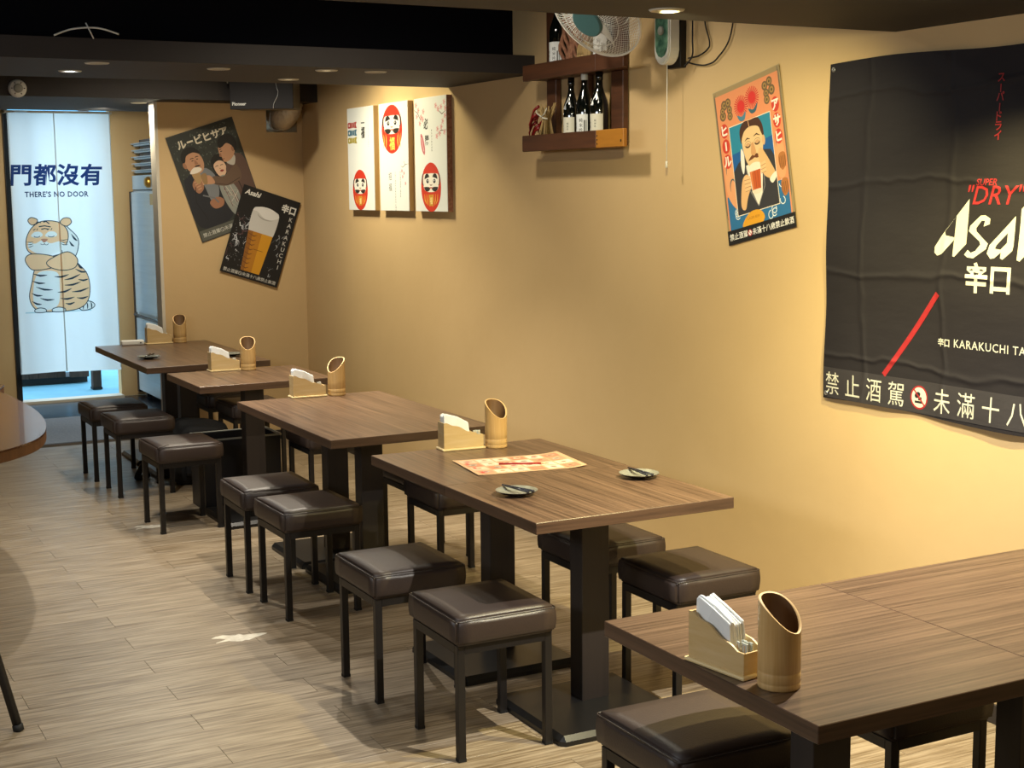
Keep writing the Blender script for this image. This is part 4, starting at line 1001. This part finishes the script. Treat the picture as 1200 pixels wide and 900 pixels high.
A.blob([(-.105, .175), (-.088, .145), (-.10, .140), (-.112, .145)], SK2); A.ell(-.098, .130, .022, .005, HR, -4); A.arc(-.10, .122, .022, .014, 190, 350, .005, '#7c2c26'); A.ell(-.10, .113, .014, .003, '#e6d8c8')
# woman
A.blob([(.0, .06), (.0, .13), (.04, .165), (.09, .15), (.10, .09), (.06, .03), (.02, .02)], HR); A.blob([(.012, .05), (.01, .10), (.05, .12), (.085, .10), (.09, .05), (.06, .01), (.03, .015)], '#d9b394')
A.arc(.03, .085, .010, .004, 0, 180, .004, LN); A.arc(.065, .083, .010, .004, 0, 180, .004, LN); A.blob([(.04, .05), (.055, .056), (.07, .048), (.055, .04)], '#8f2f2a'); A.arc(.048, .068, .005, .004, 180, 330, .003, SK2)
A.blob([(.02, .01), (.09, .0), (.14, -.10), (.13, -.26), (.04, -.26), (.0, -.10)], '#8d8f86')
for i in range(14): A.line([(rnd.uniform(.02, .1), rnd.uniform(-.2, .0)), (rnd.uniform(.02, .12), rnd.uniform(-.25, -.05))], .006, rnd.choice(['#c9beb0', '#6b3a3a', '#a8a296']), True)
# right man
A.blob([(.10, .08), (.17, .13), (.235, .08), (.238, -.20), (.225, -.27), (.11, -.27), (.12, -.12), (.08, .0)], '#5d463c'); A.line([(.16, .09), (.135, .0), (.15, -.12), (.14, -.25)], .007, '#33251f')
A.blob([(.12, .13), (.175, .12), (.15, .06), (.105, .09)], '#b9b2a4')
A.blob([(.085, .13), (.075, .17), (.09, .22), (.14, .25), (.18, .22), (.19, .16), (.16, .115), (.12, .095), (.09, .10)], SK)
A.blob([(.085, .20), (.09, .245), (.13, .275), (.19, .265), (.215, .21), (.20, .15), (.185, .15), (.175, .19), (.145, .215), (.11, .20)], HR)
A.ell(.175, .165, .009, .018, SK2); A.line([(.083, .185), (.10, .188)], .005, LN); A.ell(.093, .173, .008, .003, LN); A.blob([(.085, .165), (.070, .145), (.085, .138)], SK2); A.line([(.078, .118), (.10, .12)], .004, '#6a2a24')
# arm and hands with glasses
A.blob([(.16, .06), (.06, .01), (-.02, .03), (-.03, -.02), (.06, -.06), (.17, -.04)], '#66503f'); A.line([(.16, -.035), (.06, -.055), (-.02, -.02)], .004, '#33251f')
A.blob([(-.035, .04), (-.02, -.015), (-.07, -.01), (-.11, .01), (-.115, .04), (-.08, .05)], SK); A.blob([(-.17, .03), (-.13, .055), (-.10, .02), (-.11, -.03), (-.15, -.05), (-.175, -.01)], SK2)
for k in range(4): A.line([(-.16+.004*k, .03-.018*k), (-.12, .035-.018*k)], .010, SK); A.line([(-.105, .035-.012*k), (-.07, .04-.012*k)], .008, '#c89a76')
A.blob([(-.155, .10), (-.10, .10), (-.11, .02), (-.14, .02)], '#a8895c'); A.blob([(-.165, .095), (-.13, .125), (-.085, .115), (-.08, .095), (-.12, .085)], '#e0d6c4'); A.blob([(-.10, .06), (-.06, .065), (-.07, .0), (-.095, .0)], '#94754c')
A.blob([(-.10, -.13), (-.04, -.11), (.0, -.14), (-.02, -.18), (-.08, -.18)], SK2); A.line([(-.13, -.07), (-.06, -.11), (-.04, -.15)], .010, '#6e6e70'); A.line([(-.16, .0), (-.19, -.10), (-.15, -.24)], .005, '#0e1014')
A.rect(-X+.006, -Y+.006, X-.006, -Y+.078, '#55564e'); warn_strip(A, -X+.01, X-.01, -Y+.018, -Y+.066, None, '#b9b8ae')
poster('dark vintage poster of three people raising glasses, tilted on the back wall', (2.885, YP-.001, 1.842), (1, 0, 0), 17.8, w_, h_, A, mk('poster_edge_dark', '#3b3a36', .6))
# -- poster 2: beer glass splash
A = Art(); w_, h_ = .43, .625; X = w_/2; Y = h_/2; rnd = random.Random(12)
A.rect(-X+.003, -Y+.003, X-.003, Y-.003, '#0f1013')
for i in range(26):
    x, y = rnd.uniform(-.19, -.04), rnd.uniform(-.22, .15); P = [(x, y)]
    for _ in range(6): x += rnd.uniform(-.022, .024); y += rnd.uniform(-.012, .026); P.append((max(-X+.01, min(x, .0)), y))
    A.line(P, rnd.uniform(.003, .012), rnd.choice(['#55585e', '#8b8f96', '#b9bcc2', '#4a3438']), True)
for i in range(12):
    x, y = rnd.uniform(.10, .17), rnd.uniform(-.24, .06); P = [(x, y)]
    for _ in range(4): x += rnd.uniform(-.012, .014); y += rnd.uniform(-.02, .02); P.append((min(x, X-.01), y))
    A.line(P, rnd.uniform(.002, .007), rnd.choice(['#55585e', '#9a9ea6']), True)
for i in range(110): A.ell(rnd.uniform(-.2, .0), rnd.uniform(-.25, .12), rnd.uniform(.001, .003), rnd.uniform(.001, .003), '#9a9ea6', n=6)
gx = -.005
A.blob([(gx-.098, .165), (gx-.06, .195), (gx, .205), (gx+.06, .195), (gx+.098, .165), (gx+.092, .02), (gx+.05, -.005), (gx-.05, -.005), (gx-.092, .02)], '#c9c7c2')
A.poly([(gx-.091, .02), (gx+.091, .02), (gx+.070, -.262), (gx-.070, -.262)], '#b3771c'); A.poly([(gx+.01, .02), (gx+.091, .02), (gx+.070, -.262), (gx+.01, -.262)], '#cf931f'); A.poly([(gx-.091, .02), (gx-.055, .02), (gx-.045, -.262), (gx-.070, -.262)], '#8e5a1e')
for k in range(8): A.line([(gx-.085+.002*k, -.0-.033*k), (gx-.04, -.012-.033*k), (gx-.02, .0-.033*k)], .008, '#6e431a', True)
A.line([(gx-.02, -.10), (gx+.05, -.10)], .006, '#5a3410', True)
A.blob([(gx-.098, .165), (gx-.06, .195), (gx, .205), (gx+.06, .195), (gx+.098, .165), (gx+.07, .14), (gx+.02, .12), (gx-.02, .135), (gx-.06, .16)], '#dedcd8'); A.arc(gx+.01, .155, .07, .035, 190, 320, .010, '#a5a29c', taper=True)
A.text('Asahi', -.135, .255, .050, '#dddbd4', bold=.03, shear=.25); A.text('辛口', .145, .215, .062, '#dddbd4', bold=.04, fit=.105)
for i, ch in enumerate('KARAKUCHI'): A.text(ch, .180, .160-i*.0435, .042, '#cfcdc8', bold=.006)
warn_strip(A, -X+.008, X-.008, -Y+.008, -Y+.042, None, '#b9b8b2')
poster('black poster with a foaming beer glass, overlapping the vintage poster', (3.178, YP-.001, 1.447), (1, 0, 0), -18.3, w_, h_, A, mk('poster_edge_black', '#141416', .5), stand=.012)
# -- poster 3: man with a moustache drinking, on the right wall
A = Art(); w_, h_ = .432, .625; X = w_/2; Y = h_/2; rnd = random.Random(4)
A.rect(-X+.002, -Y+.002, X-.002, Y-.002, '#a08a62')
for i in range(150):
    s_ = rnd.choice((-1, 1)); A.line([(s_*(X-.012)+rnd.uniform(-.006, .006), rnd.uniform(-Y+.1, Y)), (s_*(X-.012)+rnd.uniform(-.006, .006), rnd.uniform(-Y+.1, Y))], .0015, '#6c6250')
A.rect(-X+.014, -Y+.05, X-.014, Y-.022, '#df8f62')
A.rect(-X+.022, -Y+.05, X-.022, -.12, '#2f6f9f')
for i in range(26):
    x, y = rnd.uniform(-X+.03, X-.03), rnd.uniform(-Y+.07, -.13); A.arc(x, y, .016, .014, 0, 280, .004, '#dfe6e4', rnd.uniform(0, 360))
A.blob([(-X+.03, -.12), (-X+.03, .0), (-.12, -.02), (-.12, -.18)], '#e3a071'); A.blob([(X-.03, -.10), (X-.03, .02), (.14, .02), (.14, -.10)], '#e3a071')
for sx0, yy in ((-.165, -.02), (-.150, -.09), (.165, .02)): A.arc(sx0, yy, .018, .035, 20, 200, .007, '#2d5a62', taper=True)
for k in range(2):
    A.blob([(.15, -.06-.10*k), (.155, -.02-.10*k), (.19, -.02-.10*k), (.195, -.06-.10*k), (.17, -.085-.10*k)], '#b0713c'); 
    for j in range(4): A.line([(.155+.011*j, -.03-.10*k), (.157+.011*j, -.075-.10*k)], .003, '#6a3f22')
for cx, cy_ in ((-.045, .215), (.030, .232)):
    for k in range(26):
        a = 2*PI*k/26; A.line([(cx+.022*math.cos(a), cy_+.022*math.sin(a)), (cx+.044*math.cos(a), cy_+.044*math.sin(a))], .0045, '#c93a33')
    A.ell(cx, cy_, .023, .023, '#d2342e')
A.blob([(-.075, .185), (-.045, .175), (-.02, .19), (-.03, .16), (-.06, .16)], '#4d7f96'); A.blob([(.0, .195), (.03, .185), (.06, .205), (.045, .175), (.015, .172)], '#3a5f6e')
for cx, cy_, r_ in ((-.15, .245, .02), (-.125, .25, .018), (-.12, .22, .017), (-.12, .195, .017), (-.165, .205, .020), (-.165, .225, .015), (.115, .255, .018), (.145, .265, .018), (.12, .225, .017), (.155, .23, .02), (.12, .20, .018)):
    A.ell(cx, cy_, r_, r_, '#6e5a3f'); A.ell(cx, cy_, r_*.62, r_*.62, '#a8854e'); A.ell(cx, cy_, r_*.3, r_*.3, '#5f4c34')
for s_, word, y0 in ((-1, 'ヒール', .125), (1, 'アサヒ', .150)):
    for i, ch in enumerate(word):
        x, y = s_*.167, y0-i*.062+.02; A.ell(x, y, .024, .029, '#c9402f')
        if ch == 'ー': A.rect(x-.0045, y-.018, x+.0045, y+.018, '#f2e6d6')
        else: A.text(ch, x, y-.017, .048, '#f2e6d6', bold=.04)
L_, R_, T_, B_ = -.135, .128, .150, -.205
A.rect(L_-.003, B_-.003, R_+.003, T_+.003, '#efe0c6'); A.rect(L_, B_, R_, T_, '#1f5c9c'); A.poly([(L_, .04), (R_, .06), (R_, T_), (L_, T_)], '#2a84a2')
cl_ = lambda P: [(min(max(x, L_), R_), min(max(y, B_), T_)) for x, y in P]
A.poly(cl_([(L_, B_), (L_, -.03), (-.10, .0), (-.05, .02), (.06, .02), (.11, .01), (R_, -.02), (R_, B_)]), '#37363a')
A.poly([(-.055, -.02), (.055, -.02), (.03, -.15), (.0, -.19), (-.03, -.13)], '#ece2d2'); A.line([(-.055, -.02), (-.045, -.12), (.0, -.19)], .004, '#8d8a88'); A.line([(.055, -.02), (.05, -.12), (.0, -.19)], .004, '#8d8a88')
A.blob([(-.062, .05), (-.062, .10), (-.04, .145), (.01, .152), (.055, .13), (.068, .08), (.062, .02), (.03, -.025), (-.01, -.04), (-.045, -.01)], '#e3bf8d')
A.blob([(-.07, .07), (-.072, .12), (-.045, .150), (.0, .150), (.05, .148), (.075, .11), (.075, .06), (.062, .085), (.045, .115), (-.005, .125), (-.04, .115), (-.058, .095)], '#4a2e20'); A.line([(-.012, .148), (-.008, .12)], .004, '#c99a70')
A.ell(.072, .055, .010, .020, '#d9ac7c'); A.line([(-.045, .075), (-.028, .083), (-.012, .078)], .006, '#3e261a', True); A.line([(.012, .082), (.032, .088), (.052, .078)], .006, '#3e261a', True)
for ex in (-.028, .032): A.ell(ex, .055, .015, .010, '#cfa274'); A.arc(ex, .056, .014, .008, 180, 360, .004, '#3e261a'); A.arc(ex, .058, .020, .013, 0, 360, .0016, '#7d5f42')
A.blob([(-.004, .06), (-.014, .02), (.002, .010), (.018, .02), (.008, .055)], '#cf9a68'); A.blob([(-.035, -.005), (-.01, .012), (.005, .008), (.02, .014), (.045, -.002), (.02, -.004), (.005, .0), (-.012, -.004)], '#6b3b1f')
A.blob([(-.04, -.05), (-.03, -.025), (.0, -.018), (.03, -.025), (.038, -.05), (.0, -.055)], '#efe3cc'); A.poly([(-.036, -.05), (.034, -.05), (.026, -.125), (-.028, -.125)], '#c25a2a'); A.poly([(-.036, -.05), (-.018, -.05), (-.016, -.125), (-.028, -.125)], '#d98048')
for k in range(3): A.line([(-.02+.017*k, -.055), (-.016+.015*k, -.12)], .002, '#8a3a1c')
A.blob([(-.03, -.125), (.028, -.125), (.02, -.14), (-.02, -.14)], '#e8d9c0')
A.blob([(-.11, -.17), (-.09, -.08), (-.06, -.055), (-.035, -.075), (-.04, -.11), (-.065, -.15), (-.085, -.19)], '#e2b27c')
for k in range(4): A.line([(-.075, -.068-.015*k), (-.036, -.070-.014*k)], .010, '#e8bd8a'); A.line([(-.075, -.0755-.015*k), (-.038, -.0765-.014*k)], .0015, '#8f5f3c')
A.blob([(.035, -.03), (.03, .015), (.05, .03), (.075, .0), (.10, -.04), (.125, -.09), (.09, -.10), (.05, -.075)], '#e2b27c')
for k in range(3): A.line([(.035, -.035-.014*k), (.07, -.03-.015*k)], .010, '#e8bd8a'); A.line([(.035, -.042-.014*k), (.068, -.037-.015*k)], .0015, '#8f5f3c')
A.blob([(.085, -.10), (.125, -.08), (R_, -.10), (.10, -.12)], '#ece2d2'); A.blob([(-.085, -.01), (-.075, .05), (-.06, .03), (-.062, -.02), (-.075, -.05)], '#e8e4da')
A.blob([(-.11, -.24), (-.06, -.205), (.0, -.205), (.03, -.235), (.0, -.262), (-.10, -.262)], '#e0a02c'); A.text('LAGER BEER', -.04, -.232, .014, '#a8641c', shear=.2)
warn_strip(A, -X, X, -Y, -Y+.058, '#1d1c1c', '#e6e4de')
poster('vintage colour poster of a moustached man drinking beer, right wall beside the fan', (W-.001, 4.592, 1.868), (0, -1, 0), 11.4, w_, h_, A, mk('poster_edge_clear', '#b3a583', .4))

# ================================================================ DARUMA CANVASES
def daruma(A, x, y, a, b, emblem, slim=0):
    red = '#c8341f'; A.ell(x, y, a, b, red, n=40)
    fy = y+b*.22
    A.blob([(x-a*.80, fy), (x-a*.70, fy+b*.30), (x-a*.2, fy+b*.34), (x+a*.2, fy+b*.34), (x+a*.70, fy+b*.30), (x+a*.80, fy), (x+a*.62, fy-b*.34), (x, fy-b*.42), (x-a*.62, fy-b*.34)], '#e9e4d8')
    for s_ in (-1, 1):
        A.arc(x+s_*a*.36, fy+b*.05, a*.28, b*.20, 15 if s_ > 0 else 45, 135 if s_ > 0 else 165, a*.19, '#23211f', taper=True)
        A.ell(x+s_*a*.36, fy+b*.04, a*.18, b*.11, '#f4f2ec'); A.ell(x+s_*a*.34, fy+b*.03, a*.13, b*.09, '#1b1a1a'); A.ell(x+s_*a*.32, fy+b*.05, a*.04, b*.03, '#e8e8e4')
        A.arc(x+s_*a*.36, fy-b*.17, a*.36, b*.13, 200 if s_ < 0 else 340, 330 if s_ < 0 else 210, a*.20, '#2a2725', taper=True)
        A.arc(x+s_*a*.72, fy+b*.10, a*.16, b*.24, 90, 270 if s_ < 0 else -90, a*.11, '#2a2725', taper=True)
    A.arc(x, fy-b*.10, a*.11, b*.04, 180, 360, a*.04, '#8a6a5a'); A.ell(x, fy-b*.24, a*.20, b*.025, '#c25a4a')
    if emblem:
        for k in (-3, -2, -1, 1, 2, 3): A.line([(x+a*.22*k, y-b*.28), (x+a*.21*k, y-b*.52), (x+a*.15*k, y-b*(.84-.05*abs(k)))], a*.075, '#e2b13c', True)
        A.rect(x-a*.20, y-b*.76, x+a*.20, y-b*.30, '#c9902e'); A.text(emblem, x, y-b*.66, b*.30, '#f0d890', bold=.02, sx=.8)
    else:
        A.text('福', x, y-b*.80, b*.56, '#f0c75a', bold=.03)
        for s_ in (-1, 1):
            for k in (0, 1): A.arc(x+s_*a*(.92-.22*k), y-b*.48, a*.14, b*.34, 120 if s_ > 0 else -60, 240 if s_ > 0 else 60, a*.07, '#f0c75a', taper=True)
def blossom(A, x, y, r, col='#d88f96'):
    for k in range(5): A.ell(x+r*.62*math.cos(k*1.257), y+r*.62*math.sin(k*1.257), r*.45, r*.30, col, math.degrees(k*1.257), n=10)
    A.ell(x, y, r*.2, r*.2, '#a8434e', n=8)
CW, CHh = .435, .645
def canvas(yc, label, fn, side='ply'):
    t = thing('daruma_canvas', label, 'picture', mat=wall_frame((W, yc, 1.957), (0, -1, 0)))
    c = obj('canvas', B(-CW/2, CW/2, -CHh/2, CHh/2, .001, .034, bev=.001, seg=1), CANV, t)
    A = Art(); fn(A); A.build('print', c, .0342)
    for a in ((-CW/2-.0008, -CW/2+.001, -CHh/2, CHh/2), (CW/2-.001, CW/2+.0008, -CHh/2, CHh/2)): obj('stretcher_side', B(a[0], a[1], a[2], a[3], .0, .031), side, t)
CANV = mk('canvas_white', '#dfe2de', .75)
def f1(A):
    daruma(A, -.02, -.195, .125, .125*1.02, '福')
    for k, c in enumerate(('#a8403a', '#3f6f86', '#a89a3c')):
        y = .215-k*.048; A.blob([(-.20, y-.018), (-.21, y), (-.20, y+.018), (-.12, y+.016), (-.06, y+.02), (-.07, y), (-.06, y-.02), (-.12, y-.016)], c); A.ell(-.185, y, .008, .009, '#e8e4da')
        for j in range(3): A.arc(-.15+.024*j, y, .006, .015, -90, 90, .003, '#e8e4da')
    A.text('一', .045, .20, .06, '#2c2c2c', bold=.02); A.text('福', .045, .135, .075, '#2c2c2c', bold=.03, shear=.1, sx=.8)
    for i in range(14): A.text('たつことやさしくあれと笑う'[i % 12], .135, .25-i*.014, .011, '#5a5a58', res=1)
def f2(A):
    daruma(A, -.02, .165, .155, .145, None)
    A.text('招', -.06, -.135, .05, '#4a4a48'); A.text('福', -.06, -.20, .05, '#4a4a48')
    for c_ in range(2):
        for i in range(11 if c_ else 15): A.text('七転八起笑門来福幸運招来心願成就'[(i+c_*5) % 16], .0+.075*c_+.02, -.10-i*(.016 if c_ == 0 else .014), .013, '#5a5a58', res=1)
    A.line([(.217, -.045), (.17, -.05), (.13, -.065), (.10, -.055)], .004, '#5a4438', True); A.line([(.17, -.05), (.15, -.03)], .003, '#5a4438')
    for x, y in ((.12, -.085), (.15, -.10), (.17, -.16), (.13, -.12)): blossom(A, x, y, .012)
def f3(A):
    daruma(A, -.0, -.185, .135, .140, '福')
    A.text('必', -.055, .15, .065, '#33302e', bold=.03); A.text('勝', -.045, .06, .06, '#33302e', bold=.02); A.blob([(-.13, .12), (-.10, .10), (-.075, .04), (-.08, .0), (-.11, .02), (-.13, .07)], '#c2606a'); A.line([(-.12, .10), (-.09, .02)], .006, '#e8dcd8')
    for i in range(8): A.text('勝負運必勝祈願'[i % 7], .02, .13-i*.016, .013, '#4a4a48', res=1)
    for P in ([(-.217, .26), (-.17, .24), (-.13, .20), (-.10, .21)], [(.217, .24), (.16, .22), (.10, .25)], [(.217, .13), (.14, .13), (.10, .11)]): A.line(P, .006, '#6a4a44', True)
    for x, y in ((-.19, .285), (-.16, .255), (-.12, .215), (-.14, .18), (-.09, .245), (-.10, .20), (-.18, .22), (.19, .285), (.15, .26), (.11, .25), (.08, .27), (.20, .21), (.17, .18), (.10, .14), (.13, .115), (.19, .12), (.15, .15), (.09, .10), (.205, .25)): blossom(A, x, y, .017, '#dba6a6')
canvas(8.605, 'left daruma picture with three fish streamers above the red doll', f1)
canvas(8.078, 'middle daruma picture with the red doll at the top of the white canvas', f2)
canvas(7.548, 'right daruma picture with cherry blossoms above the red doll', f3, 'rope')
